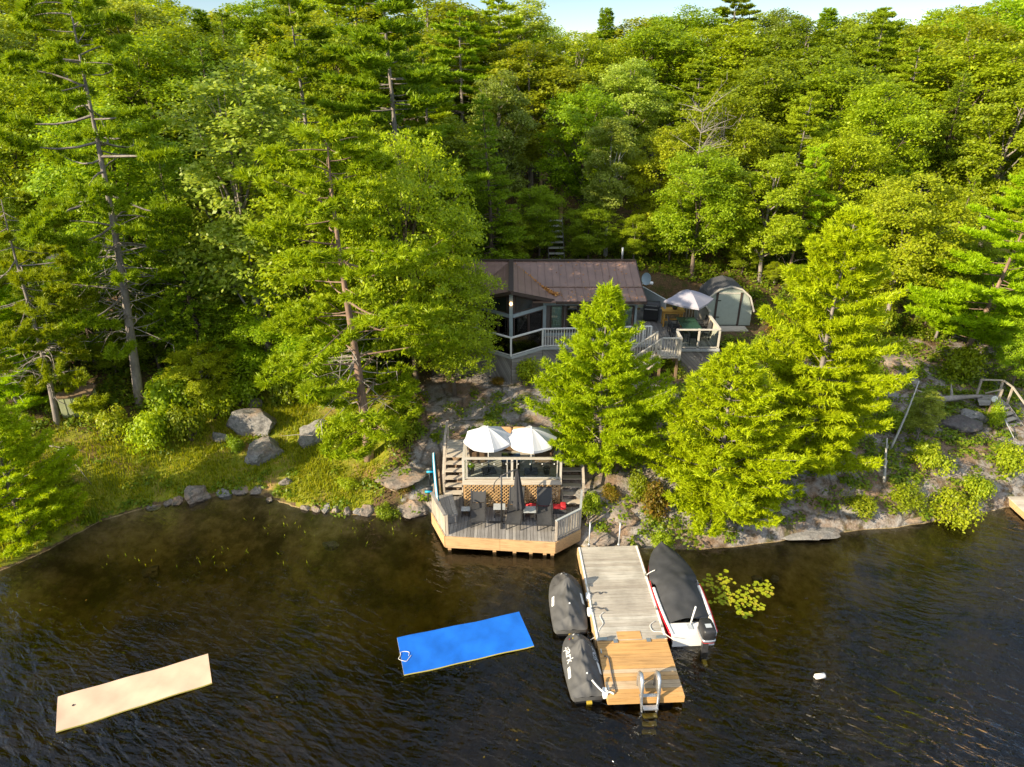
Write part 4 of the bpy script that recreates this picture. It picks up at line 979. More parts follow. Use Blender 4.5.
MB().bb(-1.98, 1.98, 24.5, 24.55, .5, UZ-.06).build('dark_backing', M['wall_dark'], ud)
for x in (-2.0, -0.0, 2.0):
    post(ud, x, 23.63, UZ, UZ+1.02, .09, 'cream_rail')
for x in (-1.97, -.67, .67, 1.97): MB().bb(x-.045, x+.045, 23.6, 23.69, .5, UZ-.2).build('support_post', M['wood_lattice'], ud)
rail_run(ud, (-2.0, 23.63), (0, 23.63), UZ, 1.04, 'cream_rail', glass='glass_rail'); rail_run(ud, (0, 23.63), (2.0, 23.63), UZ, 1.04, 'cream_rail', glass='glass_rail')
for x in (-.2, .2, -1.85, 1.85): MB().bb(x-.018, x+.018, 23.615, 23.645, UZ+.13, UZ+1.01).build('glass_clamp', M['cream_rail'], ud)
for s in (-1, 1):
    x = s*1.98
    rail_run(ud, (x, 23.7), (x, 25.1), UZ, 1.0, 'cream_rail', 'cream_rail', .14)
    for y in (25.1,): post(ud, x, y, UZ, UZ+1.0, .09, 'cream_rail')
settle(ud)
def stair(label, x0, x1, y0, y1, zlo, zhi, n, land_y, railside, name='deck_stairs'):
    o = thing(name, label, 'stairs', ((x0+x1)/2, y0, zlo-.15))
    for i in range(n):
        f = i/(n-1); y = y0+(y1-y0)*f; z = zlo+(zhi-zlo)*f
        MB().bb(x0+.05, x1-.05, y, y+.27, z-.045, z).build('tread', M['wood_pale'], o)
    for x in (x0+.02, x1-.02): MB().beam((x, y0+.05, zlo-.2), (x, y1+.2, zhi-.1), .045, .24).build('stringer', M['wood_post'], o)
    pl = MB(); planks(pl, [(x0, y1+.28), (x1, y1+.28), (x1, land_y), (x0, land_y)], zhi, .04, .14, .012, 'X'); pl.build('landing', M['wood_pale'], o)
    x = x0+.03 if railside < 0 else x1-.03
    for y, z in ((y0+.1, zlo), (y1+.2, zhi), (land_y-.05, zhi)): post(o, x, y, z-.6, z+.95, .085, 'wood_post')
    MB().beam((x, y0+.05, zlo+.95), (x, y1+.2, zhi+.97), .1, .045).build('hand_rail', M['wood_post'], o)
    MB().beam((x, y1+.2, zhi+.97), (x, land_y, zhi+.99), .1, .045).build('hand_rail', M['wood_post'], o)
    MB().beam((x, y0+.05, zlo+.5), (x, y1+.2, zhi+.5), .03, .09).build('mid_rail', M['wood_post'], o)
    settle(o); return o
stair('left wooden stairs of five pale treads beside the blue paddleboard', -2.93, -2.1, 24.15, 25.45, .98, UZ-.02, 6, 26.9, -1)
o = stair('right wooden stairs between the terrace and the bright young pine', 2.1, 3.0, 23.55, 24.95, .93, UZ-.02, 6, 26.3, 1)
for i in range(2):
    c = MB(); c.bb(-.45, .45, 3.0+i*.42, 3.35+i*.42, 1.35+i*.17, 1.40+i*.17); c.build('upper_step', M['wood_pale'], o)

# ------------------------------------------------------------------ parasols
def parasol(name, label, loc, R_, ztop, rim, n=8, m='canvas', pole='metal_grey', base=True, square=False, rot=0.2, group=None, polelen=None):
    o = thing(name, label, 'parasol', loc, rot, group)
    pl = MB(); pl.tube([(0, 0, 0.05), (0, 0, ztop+.04)], .024, 10); pl.build('pole', M['hull_white' if m == 'canvas' else pole], o, True)
    if base: MB().bb(-.28, .28, -.24, .24, 0, .07).build('base', M['metal_dark'], o); MB().tube([(0, 0, .07), (0, 0, .38)], .04, 10).build('base_tube', M['metal_dark'], o, True)
    c = MB(); ring = 7; seg = n*4
    def pt(i, k):
        f = i/ring; a = 2*math.pi*k/seg; ph = (k % 4)/4
        r = R_*f*(math.cos(math.pi/n)/math.cos((a % (2*math.pi/n))-math.pi/n) if True else 1)
        r *= 1.0 if square else 1-.012*math.sin(math.pi*ph)
        z = ztop-(ztop-rim)*(f**1.35)-.05*math.sin(math.pi*ph)*f
        a2 = a
        return (r*math.cos(a2), r*math.sin(a2), z)
    c.add([(0, 0, ztop)]+[pt(i, k) for i in range(1, ring+1) for k in range(seg)],
          [(0, 1+k, 1+(k+1) % seg) for k in range(seg)]+[(1+(i-1)*seg+k, 1+i*seg+k, 1+i*seg+(k+1) % seg, 1+(i-1)*seg+(k+1) % seg) for i in range(1, ring) for k in range(seg)])
    # hanging valance
    v0 = len(c.v)
    edge = [pt(ring, k) for k in range(seg)]
    c.add(edge+[(x*1.005, y*1.005, z-.10) for x, y, z in edge], [(k, (k+1) % seg, seg+(k+1) % seg, seg+k) for k in range(seg)])
    cn = c.build('canopy', M[m], o)
    md = cn.modifiers.new('thick', 'SOLIDIFY'); md.thickness = .008
    rb = MB()
    for k in range(n):
        p = [Vector(pt(i, k*4))-Z3*.025 for i in range(1, ring+1)]; rb.tube([(0, 0, ztop-.03)]+p, .011, 5)
        rb.tube([(0, 0, rim-.12), Vector(pt(4, k*4))-Z3*.03], .009, 5)
    rb.build('ribs', M['metal_grey'], o, True)
    MB().lathe([(.03, 0), (.04, .03), (.015, .08), (.004, .1)], (0, 0, ztop), 10).build('finial', M['canvas' if m == 'canvas' else 'metal_dark'], o, True)
    return o
parasol('patio_parasol', 'white octagonal parasol over the left half of the terrace', (-.98, 24.25, UZ), 1.02, 2.12, 1.66, rot=.25, group='white terrace parasols')
parasol('patio_parasol', 'white octagonal parasol nearest the bright pine on the terrace', (.80, 24.2, UZ), 1.04, 2.12, 1.66, rot=.05, group='white terrace parasols')

# ------------------------------------------------------------------ wicker seating on the terrace
def rbox(mb, c, s, r=.05):
    mb.grid  # rounded box: superellipsoid
    o = len(mb.v); nu, nv = 10, 16
    def sp(x, p): return math.copysign(abs(x)**p, x)
    for i in range(nu+1):
        u = -math.pi/2+math.pi*i/nu
        for k in range(nv):
            v = 2*math.pi*k/nv; e = .35
            mb.v.append((c[0]+s[0]/2*sp(math.cos(u), e)*sp(math.cos(v), e), c[1]+s[1]/2*sp(math.cos(u), e)*sp(math.sin(v), e), c[2]+s[2]/2*sp(math.sin(u), e)))
    for i in range(nu):
        for k in range(nv):
            a = o+i*nv+k; b = o+i*nv+(k+1) % nv; mb.f.append([a, b, b+nv, a+nv])
    return mb
def sofa(name, label, cat, x, y, rot, w, seats, group=None):
    o = thing(name, label, cat, (x, y, UZ), rot, group)
    f = MB(); f.bb(-w/2, w/2, -.36, .36, .06, .3); f.build('base', M['wicker'], o)
    MB().box((0, .36, .47), (w, .12, .7), (X3, Vector((0, .98, -.17)), Vector((0, .17, .98)))).build('backrest', M['wicker'], o)
    for s in (-1, 1): MB().bb(s*(w/2-.05)-.06, s*(w/2-.05)+.06, -.36, .32, .3, .6).build('armrest', M['wicker'], o)
    cw = (w-.24)/seats
    for i in range(seats):
        cx = -w/2+.12+cw*(i+.5)
        rbox(MB(), (cx, -.06, .38), (cw-.02, .62, .16)).build('seat_cushion', M['cushion'], o, True)
        b = rbox(MB(), (0, 0, 0), (cw-.03, .16, .46)).build('back_cushion', M['cushion'], o, True); b.location = (cx, .24, .66); b.rotation_euler = (-.2, 0, 0)
    for sx in (-1, 1):
        for sy in (-1, 1): MB().bb(sx*(w/2-.06)-.03, sx*(w/2-.06)+.03, sy*.3-.03, sy*.3+.03, 0, .06).build('leg', M['wicker'], o)
    return o
sofa('wicker_sofa', 'brown wicker loveseat with two caramel cushions at the back of the terrace', 'sofa', .02, 26.2, 0, 1.5, 2)
sofa('wicker_armchair', 'wicker armchair under the left parasol facing sideways', 'armchair', -1.45, 25.25, math.pi/2+.15, .85, 1, 'wicker armchairs')
sofa('wicker_armchair', 'wicker armchair under the right parasol facing sideways', 'armchair', 1.4, 25.25, -math.pi/2-.15, .85, 1, 'wicker armchairs')
o = thing('coffee_table', 'square wicker coffee table with dark glass top before the loveseat', 'table', (-.05, 24.75, UZ))
MB().bb(-.38, .38, -.34, .34, .05, .38).build('base', M['wicker'], o); MB().bb(-.4, .4, -.36, .36, .382, .4).build('glass_top', M['glass_rail'], o)
MB().bb(-.37, .37, -.33, .33, .0, .05).build('foot', M['wicker'], o)
def pot(name, label, x, y, z, r, h, m, plant=None):
    o = thing(name, label, 'planter', (x, y, z)); MB().lathe([(r*.72, 0), (r*.95, h*.9), (r*1.05, h*.9), (r*1.05, h), (r*.9, h), (r*.85, h*.85)], (0, 0, 0), 16).build('pot', M[m], o, True)
    if plant:
        s = link('foliage', SHR[plant][0], o, (0, 0, h*.8)); s.scale = (r*1.2, r*1.2, r*1.4)
    return o
pot('bucket', 'olive bucket standing behind the right end of the glass railing', 1.45, 24.05, UZ, .15, .34, 'terracotta')
pot('planter', 'dark planter in the left front corner of the terrace', -1.72, 24.1, UZ, .16, .36, 'metal_dark', 'b')
# string lights along the rail
def string_lights():
    o = thing('string_lights', 'string of small clear bulbs looped along the terrace railing', 'lights', (0, 23.56, UZ+.95)); mb = MB(); bl = MB()
    for k in range(8):
        xa, xb = -1.95+k*.49, -1.95+(k+1)*.49
        pts = [(xa+(xb-xa)*t, 0, -.11*4*t*(1-t)) for t in [i/6 for i in range(7)]]; mb.tube(pts, .006, 4)
        bl.lathe([(.006, -.06), (.024, -.045), (.024, -.02), (.01, 0)], ((xa+xb)/2, 0, -.11), 8)
    mb.build('cord', M['black'], o); bl.build('bulbs', M['print_white'], o, True)
string_lights()

# ------------------------------------------------------------------ lower deck furniture
def lounger():
    o = thing('sun_lounger', '', 'sun lounger', (0, 0, DZ))
    f = MB(); hz = .36
    for s in (-1, 1):
        f.beam((s*.29, -.72, hz), (s*.29, .62, hz), .045, .04); f.beam((s*.29, .52, hz+.02), (s*.29, .95, 1.02), .045, .04, (0, 1, 0))
    f.beam((-.29, -.72, hz), (.29, -.72, hz), .04, .04); f.beam((-.29, .95, 1.02), (.29, .95, 1.02), .04, .04)
    f.build('frame', M['metal_dark'], o)
    MB().grid(lambda u, v: (-.27+.54*u, -.70+1.24*v, hz+.025-.03*math.sin(math.pi*u)), 6, 8).build('seat', M['mesh_dark'], o, True)
    MB().grid(lambda u, v: (-.27+.54*u, .54+.41*v, hz+.05+.62*v-.025*math.sin(math.pi*u)), 6, 6).build('backrest', M['mesh_dark'], o, True)
    for sx in (-1, 1):
        for y in (-.62, .5): MB().bb(sx*.29-.02, sx*.29+.02, y-.02, y+.02, 0, hz-.02).build('leg', M['metal_dark'], o)
        MB().beam((sx*.31, -.05, .58), (sx*.31, .5, .56), .06, .03).build('armrest', M['metal_dark'], o)
        MB().beam((sx*.31, -.02, .36), (sx*.31, -.02, .57), .03, .03).build('armrest_strut', M['metal_dark'], o)
    return o
L0 = lounger()
for i, (x, y, rz, lb) in enumerate(((-1.38, 22.78, .03, 'charcoal sun lounger nearest the long bench'), (.12, 22.62, -.1, 'charcoal sun lounger beside the furled black parasol'), (1.32, 22.55, -.02, 'charcoal sun lounger in front of the red float'))):
    o = L0 if i == 0 else copy_tree(L0); o.location = (x, y, DZ); o.rotation_euler.z = rz; o['label'] = lb; o['group'] = 'sun loungers on the lower deck'
def side_table():
    o = thing('side_table', '', 'table', (0, 0, DZ))
    MB().bb(-.24, .24, -.2, .2, .43, .455).build('table_top', M['grey_fence'], o)
    for sx in (-1, 1):
        for sy in (-1, 1): MB().bb(sx*.2-.018, sx*.2+.018, sy*.16-.018, sy*.16+.018, 0, .43).build('leg', M['metal_dark'], o)
    MB().bb(-.2, .2, -.16, .16, .18, .195).build('lower_shelf', M['metal_dark'], o); return o
T0 = side_table()
for i, (x, y, s, lb) in enumerate(((-.52, 22.95, 1, 'small grey side table beside the parasol post'), (.72, 22.72, 1.05, 'small grey side table with red fabric showing behind it'), (-1.9, 22.95, .75, 'smallest side table between bench and lounger'))):
    o = T0 if i == 0 else copy_tree(T0); o.location = (x, y, DZ); o.scale = (s, s, s); o['label'] = lb; o['group'] = 'side tables on the lower deck'
o = thing('deck_bench', 'long grey wooden storage bench along the solid deck screen', 'bench', (-2.62, 23.05, DZ), .24)
MB().bb(-.27, .27, -.7, .7, .42, .47)
pl = MB(); planks(pl, [(-.29, -.72), (.29, -.72), (.29, .72), (-.29, .72)], .48, .05, .19, .01, 'Y'); pl.build('seat', M['wood_grey'], o)
MB().bb(-.24, .24, -.68, .68, .04, .43).build('box', M['wood_grey'], o)
MB().beam((-.24, -.69, .43), (.24, -.69, .43), .03, .08).build('front_trim', M['wood_post'], o)
# furled cantilever parasol
o = thing('cantilever_parasol', 'furled black cantilever parasol on a cross foot with a curved arm', 'parasol', (-.42, 22.45, DZ))
MB().beam((-.5, 0, .03), (.5, 0, .03), .09, .05).beam((0, -.42, .034), (0, .42, .034), .09, .05).build('cross_foot', M['metal_dark'], o)
MB().tube([(0, 0, .05), (0, 0, 2.3)], .035, 10).build('post', M['metal_dark'], o, True)
MB().tube(bez((0, 0, 2.28), (.62, .1, 2.5), (.2, 0, .15), 8), .028, 8).build('boom', M['metal_dark'], o, True)
MB().tube(bez((0, 0, 2.25), (-.28, 0, 1.5), (-.26, 0, .12), 8), .018, 8).build('crank_arm', M['metal_dark'], o, True)
cn = MB(); sg = 24
prof = [(.02, 2.5), (.05, 2.42), (.08, 2.2), (.11, 1.9), (.135, 1.5), (.16, 1.1), (.2, .78), (.19, .66)]
o_ = len(cn.v)
for r, z in prof:
    for k in range(sg):
        a = 2*math.pi*k/sg; rr = r*(1+.28*math.cos(a*6)) ; cn.v.append((.62+.1*(2.5-z)/2+rr*math.cos(a), .1+rr*math.sin(a), z))
for i in range(len(prof)-1):
    for k in range(sg): a = i*sg+k; b = i*sg+(k+1) % sg; cn.f.append([a, b, b+sg, a+sg])
cn.f.append(list(range((len(prof)-1)*sg, len(prof)*sg)))
cn.build('furled_canopy', M['charcoal_fabric'], o, True)
MB().tube([(.62, .1, 2.55), (.68, .1, .55)], .02, 8).build('canopy_pole', M['metal_dark'], o, True)
# red float lying against the lattice
o = thing('pool_float', 'bright red rolled float lying behind the lounger and side table', 'float', (1.4, 23.18, DZ), -.03)
fl = MB()
for k in range(3): fl.tube([(-.95+.05*k, -.1+.1*k, .30+.03*(k % 2)), (0, -.1+.1*k, .28), (.8, -.1+.1*k, .30)], .055, 10)
fl.build('tube', M['red'], o, True)
rbox(MB(), (.72, 0, .33), (.24, .34, .2)).build('head_roll', M['red'], o, True)
MB().bb(-.9, .85, -.12, .12, 0.02, .25).build('underside', M['mesh_dark'], o)
# paddle board on its side rack
o = thing('paddle_board', 'cyan and white paddleboard standing on its edge left of the stairs', 'paddleboard', (-3.35, 24.0, .62), .0)
def board_pts(n=22, L=2.5, W=.72):
    return [(W/2*max(.001, (1-abs(2*t-1)**2.6))**.55, L*(t-.5)) for t in [i/n for i in range(n+1)]]
def board_mesh(w0, t0, t1, e=1.0):
    mb = MB(); pr = board_pts(); pts = [(x*e, y*e) for x, y in pr]+[(-x*e, y*e) for x, y in pr[::-1][1:-1]]
    n = len(pts); mb.add([(t0, y, x) for x, y in pts]+[(t1, y, x) for x, y in pts], [list(range(n)), list(range(n, 2*n))[::-1]]+[(i, n+i, n+(i+1) % n, (i+1) % n) for i in range(n)]); return mb
bd = link('board', board_mesh(.7, -.05, .05).mesh('board', M['cyan']), o, (0.02, 1.0, .68), (.42, -.12, .1))
st = link('white_stripe', board_mesh(.7, -.022, .022, 1.012).mesh('white_stripe', M['print_white']), o, bd.location, bd.rotation_euler)
dk = link('dark_pad', board_mesh(.7, .052, .075, .9).mesh('dark_pad', M['mesh_dark']), o, bd.location, bd.rotation_euler)
rk = thing('board_rack', 'dark rack arms with cyan caps holding the paddleboard', 'rack', (-3.62, 24.0, .55))
for dy, dz in ((.35, .55), (1.2, 1.0)):
    MB().tube([(-.12, dy, dz), (.22, dy, dz)], .11, 12).build('arm', M['black'], rk, True); MB().tube([(-.1, dy-.13, dz-.06), (.2, dy-.13, dz-.06)], .05, 8).build('cap', M['cyan'], rk, True)
    MB().tube([(0, dy, -.1), (0, dy, dz)], .03, 8).build('upright', M['metal_dark'], rk, True)

# ================================================================== dock
DKZ = .45; DR = .043
dk = thing('floating_dock', 'wooden dock with a grey weathered half and a newer orange end', 'dock', (3.92, 17.7, 0), DR)
def loc_planks(y0, y1, x0, x1, m, nm, w=.14):
    pl = MB(); planks(pl, [(x0, y0), (x1, y0), (x1, y1), (x0, y1)], DKZ, .04, w, .012, 'X'); return pl.build(nm, M[m], dk)
HW = 1.165
loc_planks(-1.08, 3.62, -HW+.06, HW-.06, 'wood_dock', 'weathered_decking', .15)
loc_planks(-3.30, -1.2, -HW, HW, 'wood_new', 'new_decking', .15)
for s in (-1, 1):
    MB().bb(s*(HW-.03)-.03, s*(HW-.03)+.03, -1.08, 3.62, .42, DKZ+.03).build('edge_strip', M['hull_white'], dk)
    MB().bb(s*(HW+.02)-.02, s*(HW+.02)+.02, -1.08, 3.62, .12, DKZ).build('side_beam', M['wood_fascia'], dk)
    MB().bb(s*(HW-.03)-.03, s*(HW-.03)+.03, -3.28, -1.2, .14, DKZ-.045).build('side_beam', M['wood_new'], dk)
MB().bb(-HW, HW, -3.34, -3.305, .2, DKZ).build('end_beam', M['wood_new'], dk); MB().bb(-HW, HW, -1.19, -1.09, .15, DKZ-.01).build('joint_beam', M['wood_new'], dk)
MB().bb(-HW, HW, 3.625, 3.66, .14, DKZ).build('end_beam', M['wood_dock'], dk)
MB().bb(-.45, .35, -1.06, -.72, DKZ+.002, DKZ+.012).build('patch_board', M['wood_new'], dk)
for x in (-.55, .55): MB().bb(x-.07, x+.07, -1.2, -1.05, DKZ+.006, DKZ+.02).build('hinge_plate', M['metal_grey'], dk)
for s in (-1, 1): MB().bb(s*.98-.16, s*.98+.16, -1.10, -.98, DKZ+.031, DKZ+.05).build('corner_plate', M['metal_grey'], dk)
for s in (-1, 1):
    for y in (-2.9, -1.7, -.4, 1.2, 2.9): MB().lathe([(.3, 0), (.3, .5)], (s*.7, y, -.36), 14).build('float_drum', M['black'], dk)
for s, ys in ((-1, (1.45, .5, -1.6, -3.0)), (1, (1.9, .2, -.6))):
    for y in ys:
        MB().beam((s*(HW-.06), y-.09, DKZ+.09), (s*(HW-.06), y+.09, DKZ+.09), .03, .03).beam((s*(HW-.06), y, DKZ+.03), (s*(HW-.06), y, DKZ+.08), .05, .05).build('cleat', M['metal_grey'], dk)
for x in (-.72, .45):
    p = thing('mooring_pipe', 'thin galvanised pipe post %s' % ('nearer the deck at the shore end of the dock' if x < 0 else 'in the middle of the shore end of the dock'), 'post', (3.92-DR*3.75+x, 17.7+3.75, 0))
    MB().tube([(0, 0, -.5), (0, 0, 1.5)], .028, 8).build('pipe', M['galv'], p, True); MB().tube([(0, 0, 1.5), (0, 0, 1.54)], .05, 8).build('cap', M['galv'], p, True); MB().tube([(0, 0, .38), (0, 0, .52)], .05, 8).build('bracket', M['galv'], p, True)
# swim ladder at the dock end
la = thing('swim_ladder', 'grey swim ladder with rounded handles at the end of the dock', 'ladder', (4.15, 14.36, DKZ), DR)
for s in (-1, 1):
    h = MB(); prof = [(-.12, .0), (-.14, .35), (-.08, .62), (.05, .72), (.2, .66), (.28, .4), (.3, .0)]
    pts = [Vector((s*.26, .2+a*1.0, b)) for a, b in prof]
    h.tube([Vector((s*.26, .46, 0.02)), Vector((s*.26, .48, .35)), Vector((s*.26, .40, .62)), Vector((s*.26, .25, .72)), Vector((s*.26, .08, .64)), Vector((s*.26, 0, .38)), Vector((s*.26, -.04, 0)), Vector((s*.22, -.12, -.5)), Vector((s*.22, -.3, -1.3))], [.05, .055, .06, .065, .06, .055, .05, .035, .035], 10)
    h.build('side_rail', M['metal_grey'], la, True)
    rbox(MB(), (s*.26, .22, .36), (.07, .34, .5)).build('handle_web', M['metal_grey'], la, True)
for i, z in enumerate((-.2, -.5, -.8, -1.1)):
    MB().bb(-.22, .22, -.16+z*.15-.08, -.16+z*.15+.08, z-.02, z+.02).build('rung', M['metal_grey' if i == 0 else 'yellow'], la)
MB().bb(-.3, .3, .02, .12, .0, .03).build('mount_plate', M['metal_grey'], la)
# ropes
def rope(label, pts, r=.016, m='rope_white', name='mooring_rope'):
    mb = MB(); P_ = [Vector(p) for p in pts]
    sm = []
    for i in range(len(P_)-1):
        p0, p1, p2, p3 = P_[max(0, i-1)], P_[i], P_[i+1], P_[min(len(P_)-1, i+2)]
        for t in (0, .25, .5, .75):
            sm.append(.5*((2*p1)+(p2-p0)*t+(2*p0-5*p1+4*p2-p3)*t*t+(3*p1-p0-3*p2+p3)*t**3))
    sm.append(P_[-1]); mb.tube(sm, r, 6); return tag(mb.build(name, M[m], None, True), label, 'rope')
def dp(px, py, z=DKZ+.025): return P(px, py, z)
rope('dark rope curled on the weathered boards, farther one', [dp(x, y) for x, y in ((590, 594), (594, 593), (598, 592), (600, 594), (603, 592), (606, 593))], .016, 'rope_dark')
rope('dark rope curled on the weathered boards, one beside the dock cleat', [dp(x, y) for x, y in ((591, 609), (596, 607), (601, 609), (604, 608), (607, 611))], .016, 'rope_dark')
rope('long dark rope lying on the orange dock end', [dp(x, y) for x, y in ((604, 656), (608, 657), (610, 664), (612, 675), (614, 684), (616, 692))], .02, 'rope_dark')
rope('white rope looping from the dock corner to the boat', [dp(655, 621), dp(650, 625), dp(653, 631), dp(662, 632), P(668, 636, .5), P(674, 640, .6)], .012)
rope('white rope tying the boat bow to the dock', [dp(645, 577), P(649, 573, .6), P(655, 570, .75)], .016)
rope('white rope from a watercraft cover to the dock edge', [P(592, 680, .75), P(598, 687, .6), P(605, 693, .5), dp(610, 692), dp(614, 694)], .03)
rope('pale rope tangled between the two covered watercraft', [P(590, 640, .35), P(596, 636, .42), P(600, 628, .47), dp(603, 623), dp(600, 616), dp(604, 612)], .012)
for i, (x, y, lb) in enumerate(((589, 597, 'small white bumper by the shoreward watercraft, farther of two'), (590.5, 612, 'small white bumper by the shoreward watercraft, nearer of two'), (606, 693, 'white fender at the corner of the orange dock end'))):
    p = P(x-1, y, .4); o = thing('dock_fender', lb, 'fender', p); rbox(MB(), (0, 0, 0), (.16, .3, .22)).build('body', M['print_white'], o, True); MB().tube([(0, 0, .1), (.1, 0, .1)], .02, 6).build('eye', M['rope_white'], o, True)

# ================================================================== covered personal watercraft
def pwc(label, x, y, rot, L, W, spark):
    o = thing('covered_watercraft', label, 'watercraft', (x, y, 0), rot, 'covered personal watercraft beside the dock')
    def halfw(t):   # t 0 stern .. 1 bow
        return W/2*max(.02, (math.sqrt(max(0, 1-((t-.5)/.5)**2.4)) if t > .5 else 1-.10*(1-t/.5)**2))*min(1, .86+.14*(t/.05)**.5 if t < .05 else 1)
    def top(s, t):  # s -1..1
        ridge = .62+.2*math.exp(-((t-.34)/.17)**2)+.44*math.exp(-((t-.60)/.075)**2)-.25*max(0, t-.75)*2+.1*math.exp(-((t-.45)/.1)**2)
        f = 1-abs(s)**2.1
        sharp = math.exp(-(s/.36)**2)*.28+f*.72
        z = .30+(ridge-.30)*sharp*min(1, t/.10)**.6*min(1, (1-t)/.16)**.6
        z += (.014*math.sin(t*31+s*9)+.016*mnoise.noise((s*2.2, t*9+L, .5))+.012*mnoise.noise((s*6, t*16, L)))*(1-abs(s))*2+.02*math.sin(s*14+t*17)*math.exp(-((t-.25)/.2)**2)*(1-abs(s))
        an = math.atan2(s*.6, (t-.60)*2.4); rr = math.hypot(s*.6, (t-.60)*2.4)
        z += .05*math.sin(an*8+1.5*math.sin(an*3+L))*math.exp(-((rr-.42)/.3)**2)*(1-abs(s))**1.7
        z += .025*math.sin(abs(s)*11+t*4)*math.exp(-((t-.22)/.12)**2)*(1-abs(s))
        return z
    def cov(u, v):
        t = u; s = -1+2*v; hw = halfw(t)
        return (s*hw, L*(t-.5), top(s, t))
    mb = MB(); mb.grid(cov, 80, 44)
    # hem hanging to the hull
    ed = [cov(i/80, 0) for i in range(81)]+[cov(i/80, 1) for i in range(80, -1, -1)]
    n = len(ed); mb.add(ed+[(x_*1.01, y_, .14) for x_, y_, z_ in ed], [(i, (i+1) % n, n+(i+1) % n, n+i) for i in range(n)])
    mb.build('cover', M['cover_pwc'], o, True)
    hb = MB(); ring = [cov(i/24, 0) for i in range(25)]+[cov(i/24, 1) for i in range(24, -1, -1)]
    n = len(ring); hb.add([(a*.95, b*.985, .2) for a, b, c in ring]+[(a*.8, b*.95, -.16) for a, b, c in ring], [(i, (i+1) % n, n+(i+1) % n, n+i) for i in range(n)]+[list(range(n, 2*n))])
    hb.build('hull', M['pwc_hull'], o, False)
    MB().beam((0, -L/2-.04, .02), (0, -L/2+.1, .06), .16, .12).build('jet_nozzle', M['yellow'], o)
    def surf(s, t, dz=.008): return Vector((s*halfw(t), L*(t-.5), top(s, t)+dz))
    for sg in (-1, 1):
        t0, t1 = (.36, .50) if not spark else (.26, .40)
        if sg > 0: t0, t1 = t0+.02, t1+.04
        MB().grid(lambda u, v: surf(sg*(.80+.13*v-.06*u), t0+(t1-t0)*u), 6, 3).build('name_patch', M['print_white'], o)
    MB().grid(lambda u, v: surf(-.3+.6*u, .925+.02*v-.02*abs(2*u-1)), 10, 2).build('bow_emblem', M['print_white'], o)
    MB().lathe([(.03, 0), (.03, .02)], tuple(surf(0.0, .25 if not spark else .2)), 10).build('vent', M['print_white'], o)
    if spark:
        for sg in (-1, 1):
            cu = bpy.data.curves.new('lettering', 'FONT'); cu.body = 'spark'; cu.size = .5; cu.shear = .25; cu.space_character = .95
            tmp = bpy.data.objects.new('lettering_tmp', cu); COL.objects.link(tmp); bpy.context.view_layer.update()
            dg = bpy.context.evaluated_depsgraph_get(); tm = bpy.data.meshes.new_from_object(tmp.evaluated_get(dg)); bpy.data.objects.remove(tmp)
            import bmesh
            bm = bmesh.new(); bm.from_mesh(tm); bmesh.ops.triangulate(bm, faces=bm.faces[:]); bmesh.ops.subdivide_edges(bm, edges=bm.edges[:], cuts=2, use_grid_fill=True)
            xs = [v.co.x for v in bm.verts]; w_ = max(xs)-min(xs); xm = min(xs)
            for v in bm.verts:
                f = (v.co.x-xm)/w_; k = v.co.y/.5
                t = (.74-.3*f) if sg < 0 else (.44+.3*f)
                v.co = surf(sg*(.82-.46*k), t, .012)
            bm.to_mesh(tm); bm.free(); tm.materials.clear(); tm.materials.append(M['print_white' if sg < 0 else 'print_grey'])
            link('lettering', tm, o)
        MB().lathe([(.02, 0), (.02, .02)], tuple(surf(-.55, .84)), 8).build('red_tag', M['red'], o)
        MB().lathe([(.02, 0), (.02, .02)], tuple(surf(-.3, .845)), 8).build('yellow_tag', M['yellow'], o)
    return o
pwc('grey covered watercraft nearer the shore with two plain white patches', 1.97, 18.6, .03, 2.85, 1.26, False)
pwc('grey covered watercraft with large slanted lettering beside the orange dock end', 2.24, 15.78, .10, 2.55, 1.18, True)

# ================================================================== motor boat
bo = thing('motor_boat', 'white and red motorboat under a charcoal cover tied to the dock', 'boat', (5.95, 19.0, 0), .062)
BL, BW = 4.4, 1.76
def bh(t):
    return BW/2*(1-.13*(1-t/.45)**2 if t < .45 else max(.0005, 1-((t-.45)/.55)**2.2)**.62)
def bz(t): return .5+.14*t**2
hull = MB(); NT = 30
secs = []
for i in range(NT+1):
    t = i/NT; w = bh(t); y = BL*(t-.5); z = bz(t); kz = -.22+.35*max(0, t-.75)**1.5*4
    secs.append([(-w, y, z), (-w*.98, y, z-.12), (-w*.9, y-.0, .1), (-w*.72, y, -.05), (0, y, kz), (w*.72, y, -.05), (w*.9, y, .1), (w*.98, y, z-.12), (w, y, z)])
hull.add([p for s in secs for p in s], [(i*9+k, (i+1)*9+k, (i+1)*9+k+1, i*9+k+1) for i in range(NT) for k in range(8)]+[tuple(range(9))])
hull.build('hull', M['hull_white'], bo, True)
for s in (-1, 1):
    MB().grid(lambda u, v: (s*(bh(.01+.93*u)*(1.0+.03*v)+.01), BL*(.01+.93*u-.5), bz(.01+.93*u)-.02-.30*v), 30, 3).build('red_stripe', M['hull_red'], bo, True)
    MB().grid(lambda u, v: (s*(bh(.0+.5*u)*(1.0-.13*v)+.006), BL*(.0+.5*u-.5), bz(.5*u)+.012+.03*math.sin(math.pi*v)), 16, 3).build('gunwale', M['hull_white'], bo, True)
    MB().tube([(s*(bh(t)+.012), BL*(t-.5), bz(t)-.02) for t in [.02+.5*i/14 for i in range(15)]], .04, 6).build('rub_rail', M['hull_red'], bo, True)
